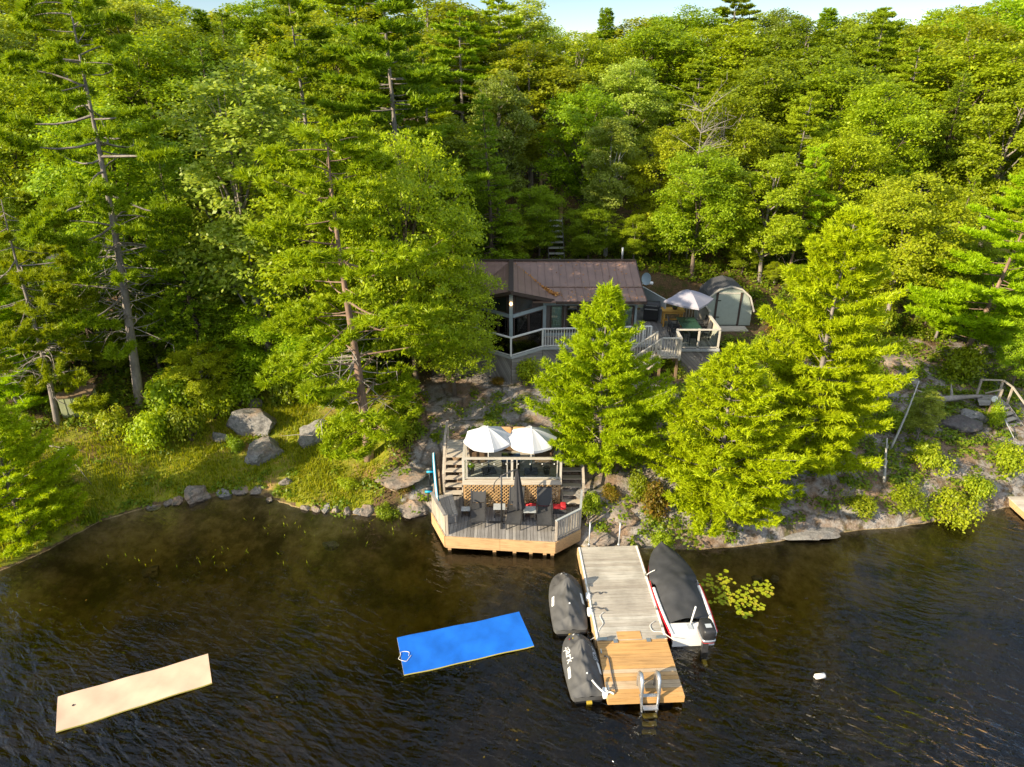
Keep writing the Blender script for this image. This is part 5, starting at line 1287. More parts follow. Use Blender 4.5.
def cz(s, t):
    cam = .16+.16*math.exp(-((t-.42)/.2)**2)-.10*math.exp(-((t-.3)/.08)**2)*(1-abs(s))
    return bz(t)+.03+cam*(1-abs(s)**2.2)+.015*math.sin(t*26+s*6)*(1-abs(s))+.07*math.exp(-((t-.56)/.03)**2-((s-.45)/.18)**2)
mb = MB()
def cvp(u, v):
    t = .115+.885*u; s = -1+2*v
    wf = .83+.19*sstep(.52, .60, t)
    return (s*bh(t)*wf, BL*(t-.5)+.01, cz(s, t))
mb.grid(cvp, 60, 24)
ed = [cvp(i/60, 0) for i in range(61)]+[cvp(i/60, 1) for i in range(60, -1, -1)]; n = len(ed)
mb.add(ed+[(a, b, c-(.13 if b > .2 else .03)) for a, b, c in ed], [(i, (i+1) % n, n+(i+1) % n, n+i) for i in range(n)])
mb.build('cover', M['cover'], bo, True)
MB().bb(-.74, .74, -BL/2+.02, -BL/2+.52, .44, .50).build('stern_deck', M['hull_white'], bo)
MB().bb(-.72, .72, -BL/2-.03, -BL/2+.02, .0, .53).build('transom', M['hull_white'], bo)
MB().bb(-.16, .02, -BL/2+.2, -BL/2+.45, .502, .53).build('hatch', M['print_grey'], bo)
MB().bb(.5, .62, -BL/2+.2, -BL/2+.32, .502, .53).build('stern_fitting', M['metal_grey'], bo)
MB().tube([(-.02, -BL/2+.42, .5), (.06, -BL/2+.38, 1.35)], .03, 8).build('light_pole', M['hull_white'], bo, True)
om = rbox(MB(), (.30, -BL/2-.22, .92), (.44, .66, .46)).build('outboard_motor', M['black'], bo, True)
rbox(MB(), (.30, -BL/2-.22, .72), (.47, .7, .12)).build('cowl_band', M['metal_grey'], om, True)
rbox(MB(), (.30, -BL/2-.22, .66), (.45, .68, .06)).build('red_line', M['red'], om, True)
MB().beam((.30, -BL/2-.22, .62), (.30, -BL/2-.3, -.4), .2, .14, (0, 1, 0)).build('leg', M['metal_dark'], om)
rbox(MB(), (.30, -BL/2-.34, -.36), (.16, .55, .16)).build('gear_case', M['yellow'], om, True)
MB().beam((.30, -BL/2+.1, .5), (.30, -BL/2-.2, .6), .26, .14).build('bracket', M['metal_dark'], om)
MB().bb(.2, .4, -BL/2-.36, -BL/2-.2, 1.148, 1.156).build('badge', M['print_grey'], om)

# ================================================================== floating mats, buoy, lily pads
def mat_quad(name, label, px, th, m, medge, z=.07):
    c = [P(x, y, z) for x, y in px]; o = thing(name, label, 'floating mat', sum(c, Vector())/4*Vector((1, 1, 0)) if False else Vector(((c[0].x+c[1].x+c[2].x+c[3].x)/4, (c[0].y+c[1].y+c[2].y+c[3].y)/4, 0)))
    def pt(u, v, dz=0.0):
        p = (c[0]*(1-u)+c[1]*u)*(1-v)+(c[3]*(1-u)+c[2]*u)*v
        return Vector((p.x, p.y, z+dz+.014*math.sin(u*7+v*3)+.01*math.sin(u*17-v*5)+.03*(abs(2*u-1)**6)*(.5+.5*math.sin(v*5+u*9))))
    N, K = 40, 10
    MB().grid(lambda u, v: pt(u, v), N, K).build('top_layer', M[m], o, True)
    e = MB(); rim = [pt(i/N, 0) for i in range(N)]+[pt(1, j/K) for j in range(K)]+[pt(1-i/N, 1) for i in range(N)]+[pt(0, 1-j/K) for j in range(K)]
    n = len(rim); e.add(rim+[p-Z3*th for p in rim], [(i, n+i, n+(i+1) % n, (i+1) % n) for i in range(n)]); e.build('foam_edge', M[medge], o)
    settle(o); return o, pt
o, pt = mat_quad('floating_mat', 'bright blue foam mat floating on the lake', ((397, 638), (519, 612), (534, 646), (404, 675)), .05, 'blue_mat', 'yellow_foam')
q = [pt(.03+.05*math.cos(a)*(.6 if i % 2 else 1), .55+.13*math.sin(a), .012) for i, a in enumerate([k*.7 for k in range(10)])]
rope('short tie rope coiled on the corner of the blue mat', q, .01, 'rope_white', 'tie_rope')
o, pt = mat_quad('floating_mat', 'beige foam mat floating farthest left on the lake', ((58, 697), (208, 654), (212, 683), (56, 732)), .05, 'beige_mat', 'yellow_foam')
MB().tube([pt(.1, .4, .005)-o.location, pt(.1, .4, .02)-o.location], .035, 8).build('grommet', M['metal_dark'], o)
p = P(820, 676, .08); o = thing('buoy', 'small white cylindrical buoy floating alone on the open water', 'buoy', p, .15)
MB().tube([(-.17, 0, 0), (-.15, 0, 0), (.15, 0, 0), (.17, 0, 0)], [.05, .085, .085, .05], 14).build('body', M['buoy'], o, True); MB().tube([(-.21, 0, 0), (-.17, 0, 0)], .03, 8).build('eye', M['rope_white'], o, True)
def lilies():
    rg = random.Random(6); mb = MB(); C = [(709, 584, 7, 5), (722, 579, 8, 5), (720, 590, 8, 5), (733, 595, 8, 4), (745, 591, 11, 7), (760, 587, 9, 5), (723, 600, 8, 4), (738, 604, 9, 4), (745, 600, 7, 4), (758, 606, 5, 3), (740, 613, 2, 2), (747, 615, 3, 2), (766, 592, 5, 3)]
    used = []
    for cx, cy, sx, sy in C:
        for k in range(12):
            for tr in range(20):
                p = P(cx+rg.gauss(0, .6)*sx, cy+rg.gauss(0, .55)*sy, .012); r = rg.uniform(.055, .11)
                if all((p.x-q[0])**2+(p.y-q[1])**2 > (.8*(r+q[2]))**2 for q in used): break
            else: continue
            used.append((p.x, p.y, r)); a0 = rg.uniform(0, 6.28); t = Vector((rg.gauss(0, .1), rg.gauss(0, .1), 0)); z = .008+.006*rg.random()
            vs = [(p.x, p.y, z)]+[(p.x+r*math.cos(a0+.25+5.78*i/12), p.y+r*math.sin(a0+.25+5.78*i/12), z+.012*rg.random()) for i in range(13)]
            mb.add(vs, [(0, i, i+1) for i in range(1, 13)])
    tag(mb.build('lily_pads', M['lily']), 'yellow green lily pads floating in clusters beside the boat', 'lily pads', kind='stuff')
lilies()
def floating_leaves():
    rg = random.Random(16); out = []
    for x, y in ((158, 585), (328, 626), (277, 697), (528, 710), (517, 740), (484, 757), (86, 600), (470, 667), (860, 610), (775, 640), (700, 720), (240, 605), (40, 610), (130, 580)):
        p = P(x, y, .01); a = rg.uniform(0, 6.28); d = Vector((math.cos(a), math.sin(a), 0))*.045; e = Vector((-d.y, d.x, 0))*.6
        out += [p-d, p+e, p+d, p-e]
    tag(link('floating_leaves', np_mesh('floating_leaves', np.array([tuple(v) for v in out]), 4, M['weed'])), 'single fallen leaves drifting on the lake', 'leaves', kind='stuff')
floating_leaves()
# ================================================================== cottage
FZ = 4.0
hs = thing('cottage', 'single storey cottage with brown metal roof and pointed glass sunroom', 'house', (1.0, 38, FZ))
def wallbox(x0, x1, y0, y1, z0, z1, m='wall_grey', name='wall'): return MB().bb(x0, x1, y0, y1, z0, z1).build(name, M[m], hs)
MB().prism([(-5.0, 34.55), (-1.85, 34.55), (-.05, 33.0), (1.75, 34.55), (6.75, 34.55), (6.75, 41.9), (-5.0, 41.9)], 3.2, FZ-.06).build('foundation', M['wall_dark'], hs)
MB().prism([(-4.95, 34.6), (-1.8, 34.6), (-.05, 33.1), (1.7, 34.6), (6.7, 34.6), (6.7, 41.8), (-4.95, 41.8)], FZ-.058, FZ+.02).build('floor', M['interior'], hs)
wallbox(-5.0, -4.88, 34.7, 41.8, FZ+.022, 6.02); wallbox(6.6, 6.72, 34.7, 41.8, FZ+.022, 6.02); wallbox(-4.87, 6.59, 41.7, 41.82, FZ+.022, 5.95)
wallbox(-4.87, 6.59, 39.4, 39.5, FZ+.022, 6.4, 'interior', 'inner_wall')
for x in (-4.94, 6.66):  # gable triangles
    g = MB(); n = len([0]); pts = [(34.7, 6.02), (35.6, 6.36), (38.2, 7.06), (41.8, 6.02)]
    g.add([(x-.05, y, z) for y, z in pts]+[(x+.05, y, z) for y, z in pts], [(0, 1, 2, 3), (7, 6, 5, 4), (0, 4, 5, 1), (1, 5, 6, 2), (2, 6, 7, 3), (3, 7, 4, 0)]); g.build('gable', M['wall_grey'], hs)
# front wall: beam, posts, and full height panes
def wall_run(a, b, z1, segs, mpost='wall_grey', transom=None, parent=hs):
    a, b = Vector((*a, 0)), Vector((*b, 0)); d = b-a; L = d.length; e = d/L
    MB().beam(a+Z3*(z1+.09), b+Z3*(z1+.09), .12, .18).build('header_beam', M['wall_grey'], parent)
    MB().beam(a+Z3*(FZ+.12), b+Z3*(FZ+.12), .12, .18).build('sill_beam', M['wall_grey'], parent)
    for f0, f1, kind in segs:
        p, q = a+d*f0, a+d*f1
        if kind == 'wall':
            MB().beam(p+Z3*((FZ+.21+z1)/2), q+Z3*((FZ+.21+z1)/2), .12, z1-FZ-.21).build('wall', M['wall_dark'], parent); continue
        fr = MB(); za, zb = FZ+.21, z1; w = .06
        fr.beam(p+Z3*(za+w/2), q+Z3*(za+w/2), .09, w); fr.beam(p+Z3*(zb-w/2), q+Z3*(zb-w/2), .09, w)
        for s in (p+e*w/2, q-e*w/2): fr.beam(s+Z3*(za+w), s+Z3*(zb-w), w, .09, (e.y, -e.x, 0))
        wn = fr.build('window' if kind != 'door' else 'sliding_door', M['trim_brown'], parent)
        MB().beam(p+e*.065+Z3*((za+zb)/2), q-e*.065+Z3*((za+zb)/2), .012, zb-za-.13).build('pane', M['glass'], wn)
        if kind == 'curtain':
            n = Vector((-e.y, e.x, 0)); cu = MB()
            cu.grid(lambda u, v: p+e*(.08+((q-p).length-.16)*u)+n*(.12+.03*math.sin(u*40))+Z3*(za+.05+(zb-za-.1)*v), 40, 2); cu.build('curtain', M['curtain'], wn)
wall_run((1.8, 34.62), (6.6, 34.62), 5.78, [(0.0, .05, 'wall'), (.055, .2, 'curtain'), (.205, .225, 'wall'), (.23, .36, 'door'), (.365, .5, 'door'), (.505, .62, 'wall'), (.625, .74, 'curtain'), (.745, .76, 'wall'), (.765, .87, 'curtain'), (.875, .985, 'curtain')])
wall_run((-4.95, 34.62), (-1.95, 34.62), 5.78, [(0.02, .3, 'wall'), (.31, .62, 'curtain'), (.63, .97, 'window')])
wall_run((-1.78, 34.52), (-.12, 33.12), 5.62, [(.02, .30, 'window'), (.31, .64, 'window'), (.65, .97, 'window')])
wall_run((.02, 33.12), (1.68, 34.52), 5.62, [(.03, .5, 'window'), (.51, .97, 'window')])
for x, y, zt in ((-.05, 33.07, 6.95), (1.74, 34.55, 6.2), (-1.85, 34.55, 6.2)): MB().bb(x-.09, x+.09, y-.09, y+.09, FZ, zt).build('corner_post', M['wall_grey'], hs)
for s in (-1, 1):   # transom triangle panes under the pointed roof
    a = Vector((-.05+s*.09, 33.14, 0)); b = Vector((-.05+s*1.72, 34.5, 0)); w = MB()
    w.slab([a+Z3*5.82, b+Z3*5.82, b+Z3*6.12, a+Z3*6.82], .02, (s*.6, -.8, 0)); t = w.build('transom_window', M['trim_brown'], hs)
    a2 = a.lerp(b, .08); b2 = a.lerp(b, .6); off = Vector((s*.6, -.8, 0))*.03
    MB().slab([a2+Z3*5.9+off, b2+Z3*5.9+off, b2+Z3*6.28+off, a2+Z3*6.7+off], .01, (s*.6, -.8, 0)).build('pane', M['glass_dark'], t)
MB().lathe([(.03, 0), (.06, .03), (.06, .12), (.02, .16)], (-.05, 32.95, 6.35), 10).build('porch_light', M['bulb'], hs, True)
# roofs
prof = [(34.0, 6.2), (35.6, 6.45), (38.2, 7.2), (42.3, 6.0)]
rf = MB(); xa, xb = -5.5, 7.05; th = .1
for i in range(3):
    (y0, z0), (y1, z1) = prof[i], prof[i+1]
    rf.slab([(xa, y0, z0), (xb, y0, z0), (xb, y1, z1), (xa, y1, z1)], th)
roof = rf.build('roof', M['roof_brown'], hs)
sm = MB(); x = xa+.15
while x < xb:
    for i in range(3):
        (y0, z0), (y1, z1) = prof[i], prof[i+1]; sm.beam((x, y0, z0+.012), (x, y1, z1+.012), .035, .035)
    x += .40
sm.build('standing_seams', M['roof_brown'], roof)
MB().beam((xa, 38.2, 7.225), (xb, 38.2, 7.225), .3, .04).build('ridge_cap', M['trim_brown'], roof)
MB().beam((xa, 35.6, 6.478), (xb, 35.6, 6.478), .10, .02).build('seam_flashing', M['roof_brown'], roof)
MB().beam((2.3, 33.99, 6.12), (xb, 33.99, 6.12), .05, .16).build('fascia', M['trim_brown'], hs)
for i in range(2):
    (y0, z0), (y1, z1) = prof[i], prof[i+1]; MB().beam((xb+.02, y0, z0-.05), (xb+.02, y1, z1-.05), .04, .16).build('barge_board', M['trim_brown'], hs)
MB().tube([(6.35, 38.6, 7.0), (6.35, 38.6, 7.85)], .06, 10).build('vent_pipe', M['galv'], roof, True)
A = Vector((-.05, 32.55, 7.22)); R0 = Vector((-.05, 38.1, 7.24)); sr = MB()
for s in (-1, 1):
    C1 = Vector((-.05+s*2.22, 34.15, 6.24)); C2 = Vector((-.05+s*2.22, 35.2, 6.24)); pts = [A, C1, C2, R0] if s > 0 else [A, R0, C2, C1]
    sr.slab(pts, .1)
sroof = sr.build('sunroom_roof', M['roof_brown'], hs)
MB().beam(A+Z3*.02, R0+Z3*.02, .26, .05).build('ridge_cap', M['trim_brown'], sroof)
for s in (-1, 1):
    C1 = Vector((-.05+s*2.24, 34.14, 6.18)); MB().beam(A-Z3*.06+Vector((0, -.02, 0)), C1+Vector((0, -.02, 0)), .05, .17).build('fascia', M['trim_brown'], sroof)
    sb = MB()
    for k in range(1, 6):
        f = k/6; p = A.lerp(Vector((-.05+s*2.22, 34.15, 6.24)), f)+Z3*.012; q = R0.lerp(Vector((-.05+s*2.22, 35.2, 6.24)), f)+Z3*.012; sb.beam(p, q, .03, .03)
    sb.build('standing_seams', M['roof_brown'], sroof)
settle(hs)
rg = np.random.default_rng(2); n = 500
q = rg.random(n); xs = 2.25-2.2*q**2.4+rg.normal(size=n)*.16; t_ = (2.25-xs)/2.3
ys = 34.75+3.2*np.clip(t_, 0, 1)+rg.normal(size=n)*.10; zs = np.interp(ys, [34, 35.6, 38.2], [6.2, 6.45, 7.2])+.03+rg.random(n)*.05
m2 = 130; x2 = rg.uniform(2.4, 6.9, m2); y2 = 34.1+4.0*rg.random(m2)**1.6; z2 = np.interp(y2, [34, 35.6, 38.2], [6.2, 6.45, 7.2])+.02
xs, ys, zs = np.concatenate([xs, x2]), np.concatenate([ys, y2]), np.concatenate([zs, z2]); n += m2
c = np.stack([xs, ys, zs], 1)
tag(link('leaf_litter', np_mesh('leaf_litter', leaf_verts(c, np.array([0, -.2, 1.])+rg.normal(size=(n, 3))*.4, rg.uniform(.03, .07, n), rg), 4, M['rust'])), 'orange fallen needles in the roof valley and scattered over the cottage roof', 'leaves', kind='stuff')

# things inside / by the windows
o = thing('table_lamp', 'white shaded lamp standing behind the sunroom glass', 'lamp', (.95, 34.9, FZ+.02)); MB().lathe([(.16, 0), (.03, .04), (.03, .85)], (0, 0, 0), 12).build('stand', M['trim_brown'], o, True); MB().lathe([(.3, .85), (.22, 1.1), (.1, 1.2)], (0, 0, 0), 16).build('lamp_shade', M['print_white'], o, True)

# ================================================================== cottage deck
cd = thing('cottage_deck', 'raised grey deck with white railings wrapping the front of the cottage', 'deck', (3, 33.5, 2.4))
D = FZ-.03
polyA = [(-3.4, 34.35), (-.05, 31.8), (1.6, 33.02), (7.35, 33.4), (7.35, 34.5), (1.72, 34.5), (-.05, 32.98), (-1.9, 34.5)]
pl = MB()
for pg in ([(-3.4, 34.35), (-.05, 31.8), (-.05, 32.97), (-1.88, 34.5), (-3.4, 34.5)], [(-.05, 31.8), (1.6, 33.02), (1.72, 34.46), (-.05, 32.97)], [(1.61, 33.03), (7.35, 33.4), (7.35, 34.5), (1.73, 34.5)], [(7.36, 33.1), (8.5, 32.8), (8.5, 38.9), (7.36, 38.9)], [(6.76, 34.56), (7.35, 34.56), (7.35, 38.9), (6.76, 38.9)], [(8.51, 32.8), (10.8, 32.8), (10.8, 37.2), (8.51, 37.2)]):
    planks(pl, pg, D, .04, .14, .012, 'Y')
pl.build('decking', M['wood_grey'], cd)
def skirt(a, b, z0, z1):
    a, b = Vector((*a, 0)), Vector((*b, 0)); zc = (z0+z1)/2; MB().beam(a+Z3*zc, b+Z3*zc, .04, z1-z0).build('skirt', M['skirt'], cd)
skirt((-3.35, 34.38), (-.06, 31.86), 2.0, D-.05); skirt((-.02, 31.86), (1.6, 33.07), 2.0, D-.05); skirt((1.63, 33.08), (7.3, 33.46), 2.1, D-.05)
skirt((8.55, 32.86), (10.76, 32.86), 2.3, D-.05); skirt((10.76, 32.9), (10.76, 37.1), 2.5, D-.05)
for a, b in (((-3.4, 34.33), (-.05, 31.78)), ((-.05, 31.78), (1.6, 33.0)), ((1.6, 33.0), (7.35, 33.38)), ((8.52, 32.78), (10.82, 32.78))):
    MB().beam((*a, D-.02), (*b, D-.02), .04, .14).build('rim_board', M['grey_fence'], cd)
for a, b, gl in (((-3.35, 34.33), (-1.7, 33.07), 1), ((-1.7, 33.07), (-.05, 31.84), 1), ((-.05, 31.84), (1.6, 33.06), 1)):
    rail_run(cd, a, b, D, 1.05, 'white_rail', glass='glass_rail')
rail_run(cd, (1.6, 33.06), (4.4, 33.25), D, 1.05, 'white_rail', 'white_rail', .14); rail_run(cd, (4.4, 33.25), (7.3, 33.44), D, 1.05, 'white_rail', 'white_rail', .14)
for x, y in ((-3.35, 34.33), (-1.7, 33.07), (-.05, 31.84), (1.6, 33.06), (4.4, 33.25), (6.9, 33.42), (7.3, 33.45)): post(cd, x, y, D, D+1.05, .09, 'white_rail')
# right terrace: framed glass front, tan screen on the side, grey slats behind
rail_run(cd, (8.56, 32.88), (9.68, 32.88), D, 1.08, 'cream_rail', glass='glass_rail'); rail_run(cd, (9.68, 32.88), (10.74, 32.88), D, 1.08, 'cream_rail', glass='glass_rail')
rail_run(cd, (10.74, 32.95), (10.74, 35.0), D, 1.1, 'cream_rail', panel='tan_panel'); rail_run(cd, (10.74, 35.0), (10.74, 37.1), D, 1.3, 'cream_rail', panel='tan_panel')
rail_run(cd, (9.55, 37.12), (10.7, 37.12), D, 1.15, 'grey_fence', 'cream_rail', .16)
for x, y in ((8.54, 32.88), (9.68, 32.9), (10.74, 32.9), (10.74, 35.0), (10.74, 37.1)): post(cd, x, y, D-.12, D+1.12, .1, 'cream_rail')
settle(cd)
fn = thing('privacy_fence', 'grey board privacy fence slanting back beside the barbecue', 'fence', (8.2, 37.7, D))
a, b = Vector((8.62, 36.55, 0)), Vector((7.75, 38.85, 0)); d = b-a; mb = MB(); n = 16
for i in range(n):
    p = a+d*((i+.5)/n); mb.beam(p+Z3*D, p+Z3*(D+1.42), d.length/n-.01, .03, (d.y, -d.x, 0))
mb.build('board_panel', M['grey_fence'], fn); MB().beam(a+Z3*(D+1.45), b+Z3*(D+1.45), .09, .04).build('cap', M['grey_fence'], fn)
for p in (a, b): post(fn, p.x, p.y-.08, D, D+1.43, .09, 'grey_fence')
settle(fn)
# stairs down from the deck
sc = thing('deck_stairs', 'pale wooden steps with slatted railing descending from the cottage deck', 'stairs', (7.2, 32.2, 2.4))
pl = MB(); planks(pl, [(7.5, 31.75), (8.5, 31.75), (8.5, 32.78), (7.5, 32.78)], D, .04, .14, .012, 'Y'); pl.build('landing', M['wood_pale'], sc)
nst = 7
for i in range(nst):
    z = D-(i+1)*.19; x = 7.5-(i)*.25; MB().bb(x-.27, x, 31.82, 32.74, z-.04, z).build('tread', M['wood_pale'], sc)
for y in (31.80, 32.76): MB().beam((7.5, y, D-.15), (7.5-nst*.25, y, D-.15-nst*.19), .045, .24).build('stringer', M['wood_pale'], sc)
for y in (31.78, 32.78):
    MB().beam((7.5, y, D+1.0), (5.85, y, D+1.0-1.25), .1, .05).build('hand_rail', M['cream_rail'], sc)
    bl = MB()
    for k in range(1, 12):
        f = k/12; x = 7.5-1.65*f; zz = D-1.25*f; bl.bb(x-.02, x+.02, y-.02, y+.02, zz-.05, zz+.97)
    bl.build('balusters', M['cream_rail'], sc)
    for x, zz in ((5.85, D-1.3), (7.5, D)): post(sc, x, y, zz-.3, zz+1.02, .09, 'cream_rail')
rail_run(sc, (7.56, 31.78), (8.5, 31.78), D, 1.05, 'cream_rail', 'cream_rail', .12); rail_run(sc, (8.5, 31.83), (8.5, 32.76), D, 1.05, 'cream_rail', 'cream_rail', .12)
post(sc, 8.5, 31.78, D-.15, D+1.07, .1, 'cream_rail')
for x, y in ((7.55, 31.85), (8.42, 31.85), (8.42, 32.6), (7.55, 32.6)): MB().bb(x-.06, x+.06, y-.06, y+.06, ground_z(x, y)-.2, D-.05).build('support_post', M['wood_brown'], sc)
settle(sc)
# square lilac parasol, tables, barbecue, dish
parasol('square_parasol', 'lilac grey square parasol over the dining table beside the shed', (9.6, 35.3, D), 1.4, 2.42, 1.88, 4, 'canvas_lilac', 'metal_dark', True, True, R(8))
o = thing('dining_table', 'dark green patio dining table under the lilac parasol', 'table', (9.6, 34.75, D))
MB().bb(-.5, .5, -.9, .9, .70, .74).build('table_top', M['green_table'], o)
for sx in (-1, 1):
    for sy in (-1, 1): MB().bb(sx*.44-.025, sx*.44+.025, sy*.82-.025, sy*.82+.025, 0, .7).build('leg', M['metal_dark'], o)
def patio_chair():
    o = thing('patio_chair', '', 'chair', (0, 0, D))
    MB().bb(-.25, .25, -.25, .25, .42, .46).build('seat', M['mesh_dark'], o)
    MB().box((0, .27, .72), (.5, .03, .54), (X3, Vector((0, .98, -.2)), Vector((0, .2, .98)))).build('backrest', M['mesh_dark'], o)
    for s in (-1, 1):
        for y in (-.22, .22): MB().bb(s*.24-.018, s*.24+.018, y-.018, y+.018, 0, .42).build('leg', M['metal_dark'], o)
        MB().beam((s*.27, -.24, .64), (s*.27, .26, .66), .05, .03).build('armrest', M['metal_dark'], o)
    return o
c0 = patio_chair()
for i, (x, y, rz, lb) in enumerate(((8.85, 34.3, math.pi/2, 'dark patio chair on the stair side of the green table, nearer the lake'), (8.85, 35.1, math.pi/2, 'dark patio chair on the stair side of the green table, nearer the picnic table'), (10.35, 34.3, -math.pi/2, 'dark patio chair by the tan screen, nearer the lake'), (10.35, 35.1, -math.pi/2, 'dark patio chair by the tan screen, nearer the slatted rail'), (9.6, 33.55, math.pi, 'dark patio chair behind the framed glass railing, backrest to the lake'))):
    o = c0 if i == 0 else copy_tree(c0); o.location = (x, y, D); o.rotation_euler.z = rz; o['label'] = lb; o['group'] = 'chairs round the dining table'
o = thing('picnic_table', 'varnished yellow wooden picnic table beside the grey privacy fence', 'table', (9.05, 36.35, D), -.05)
pl = MB(); planks(pl, [(-.62, -.36), (.62, -.36), (.62, .36), (-.62, .36)], .95, .04, .14, .012, 'X'); pl.build('table_top', M['wood_yellow'], o)
for sx in (-1, 1):
    for sy in (-1, 1): MB().bb(sx*.5-.04, sx*.5+.04, sy*.26-.04, sy*.26+.04, 0, .91).build('leg', M['wood_yellow'], o)
MB().bb(-.55, .55, -.15, .15, .3, .34).build('shelf', M['wood_yellow'], o); MB().bb(-.56, .56, -.3, -.26, .78, .9).build('apron', M['wood_yellow'], o)
o = pot('flower_pot', 'low dark pot with leafy plants on the yellow picnic table', 9.15, 36.35, D+.955, .16, .16, 'terracotta', 'b')
o = thing('barbecue', 'black covered gas barbecue with silver lid handle beside the cottage wall', 'barbecue', (8.0, 37.1, D), -.25)
MB().bb(-.42, .42, -.28, .28, .12, .72).build('cabinet', M['black'], o)
MB().grid(lambda u, v: (-.45+.9*u, .3*math.cos(math.pi*v), .82+.36*math.sin(math.pi*v)), 8, 14).build('lid', M['black'], o, True)
MB().bb(-.45, .45, -.3, .3, .72, .82).build('firebox', M['metal_dark'], o)
for s in (-1, 1): MB().bb(s*.62-.16, s*.62+.16, -.25, .25, .8, .84).build('side_shelf', M['metal_grey'], o)
MB().beam((-.3, -.34, 1.0), (.3, -.34, 1.0), .03, .03).build('handle', M['metal_grey'], o); MB().bb(-.36, .36, -.305, -.285, .74, .8).build('control_panel', M['metal_grey'], o)
for sx in (-1, 1): MB().tube([(sx*.36, -.2, .06), (sx*.4, -.2, .06)], .07, 12).build('wheel', M['black'], o); 
o = thing('satellite_dish', 'grey satellite dish on a white arm at the end of the cottage roof', 'satellite dish', (7.75, 38.0, 5.6), -.3)
ds = MB().grid(lambda u, v: (.27*u*math.cos(2*math.pi*v), -.05+.1*u*u*(-1)-.25*0, .62+.37*u*math.sin(2*math.pi*v)), 8, 28).build('reflector', M['dish'], o, True)
MB().grid(lambda u, v: (.265*u*math.cos(2*math.pi*v), -.03-.1*u*u, .62+.365*u*math.sin(2*math.pi*v)), 8, 28).build('reflector_back', M['galv'], o, True)
MB().tube([(-.6, 0, 0), (-.1, .05, .3), (0, .02, .6)], .03, 8).build('mount_arm', M['hull_white'], o, True); MB().tube([(0, -.05, .2), (.35, -.55, .5)], .02, 8).build('feed_arm', M['hull_white'], o, True)
rbox(MB(), (.36, -.58, .53), (.18, .2, .14)).build('feed_horn', M['print_white'], o, True)

# ================================================================== shed
sh = thing('garden_shed', 'sage green gambrel shed with dark shingle roof behind the deck', 'shed', (12.4, 37.2, 3.6))
W2, yb, yf = 1.42, 38.9, 37.2; SZ = 3.62
gp = [(-W2, 0), (-W2, .95), (-1.12, 1.72), (-.62, 2.16), (0, 2.34), (.62, 2.16), (1.12, 1.72), (W2, .95), (W2, 0)]
g = MB(); n = len(gp)
g.add([(12.4+x, yf, SZ+z) for x, z in gp]+[(12.4+x, yb, SZ+z) for x, z in gp], [list(range(n)), list(range(n, 2*n))[::-1]]+[((i+1) % n, i, n+i, n+(i+1) % n) for i in range(n)])
g.build('wall', M['shed'], sh)
rp = [(-W2-.08, .88), (-1.17, 1.76), (-.65, 2.21), (0, 2.40), (.65, 2.21), (1.17, 1.76), (W2+.08, .88)]
r = MB()
for i in range(6):
    (x0, z0), (x1, z1) = rp[i], rp[i+1]; r.slab([(12.4+x0, yf-.12, SZ+z0), (12.4+x1, yf-.12, SZ+z1), (12.4+x1, yb+.12, SZ+z1), (12.4+x0, yb+.12, SZ+z0)], .06, (0, 0, 1))
r.build('roof', M['shingle'], sh)
MB().bb(12.4-.62, 12.4+.62, yf-.035, yf-.004, SZ+.1, SZ+1.9).build('door', M['shed'], sh)
for x in (-.68, .68): MB().bb(12.4+x-.06, 12.4+x+.06, yf-.045, yf-.006, SZ+.02, SZ+2.0).build('door_trim', M['trim_brown'], sh)
MB().bb(12.4-.62, 12.4+.62, yf-.043, yf-.006, SZ+1.92, SZ+2.0).build('door_trim', M['cream_rail'], sh)
for z in (.5, 1.5): MB().bb(12.4-.66, 12.4-.45, yf-.055, yf-.04, SZ+z, SZ+z+.06).build('hinge', M['metal_dark'], sh)
tr = MB()
for i in range(6):
    (x0, z0), (x1, z1) = rp[i], rp[i+1]; tr.beam((12.4+x0, yf-.13, SZ+z0), (12.4+x1, yf-.13, SZ+z1), .025, .09)
tr.build('gable_trim', M['cream_rail'], sh)
settle(sh)
st = thing('shed_step', 'low wooden step platform of loose boards at the shed door', 'step', (12.3, 36.7, 3.5))
pl = MB(); planks(pl, [(-1.1, -.35), (1.2, -.35), (1.2, .4), (-1.1, .4)], .12, .05, .18, .015, 'X'); pl.build('platform', M['wood_pale'], st); MB().bb(-.9, 1.0, -.3, .3, -.3, .06).build('support', M['wood_brown'], st)
MB().box((.7, -.55, -.02), (1.3, .25, .05)).build('loose_board', M['wood_pale'], st)

# ================================================================== hillside steps and platform
hp = P(556, 256, 5.0)
o = thing('hillside_steps', 'grey wooden steps climbing the wooded hill behind the cottage', 'stairs', (X_at(557, 44, 5.4), 44, 5.1))
for i in range(9): MB().bb(-.5, .5, i*.42, i*.42+.32, .1+i*.27, .16+i*.27).build('tread', M['white_rail'], o)
for x in (-.52, .52): MB().beam((x, -.1, 0), (x, 3.9, 2.45), .05, .25).build('stringer', M['wood_grey'], o)
zz = ztop_px(176, 50); o = thing('lookout_platform', 'small timber platform with one tall corner post high in the trees', 'platform', (X_at(552, 50, zz), 50, ground_z(X_at(552, 50, zz), 50)))
gz = o.location.z; hz = zz-gz
MB().bb(-.8, .8, 0, 1.4, hz-.3, hz).build('floor', M['wood_fascia'], o)
for x, t in ((-.75, .3), (.75, .75)):
    for y in (.05, 1.3): MB().bb(x-.08, x+.08, y-.08, y+.08, -.4, hz+t).build('post', M['wood_fascia'], o)

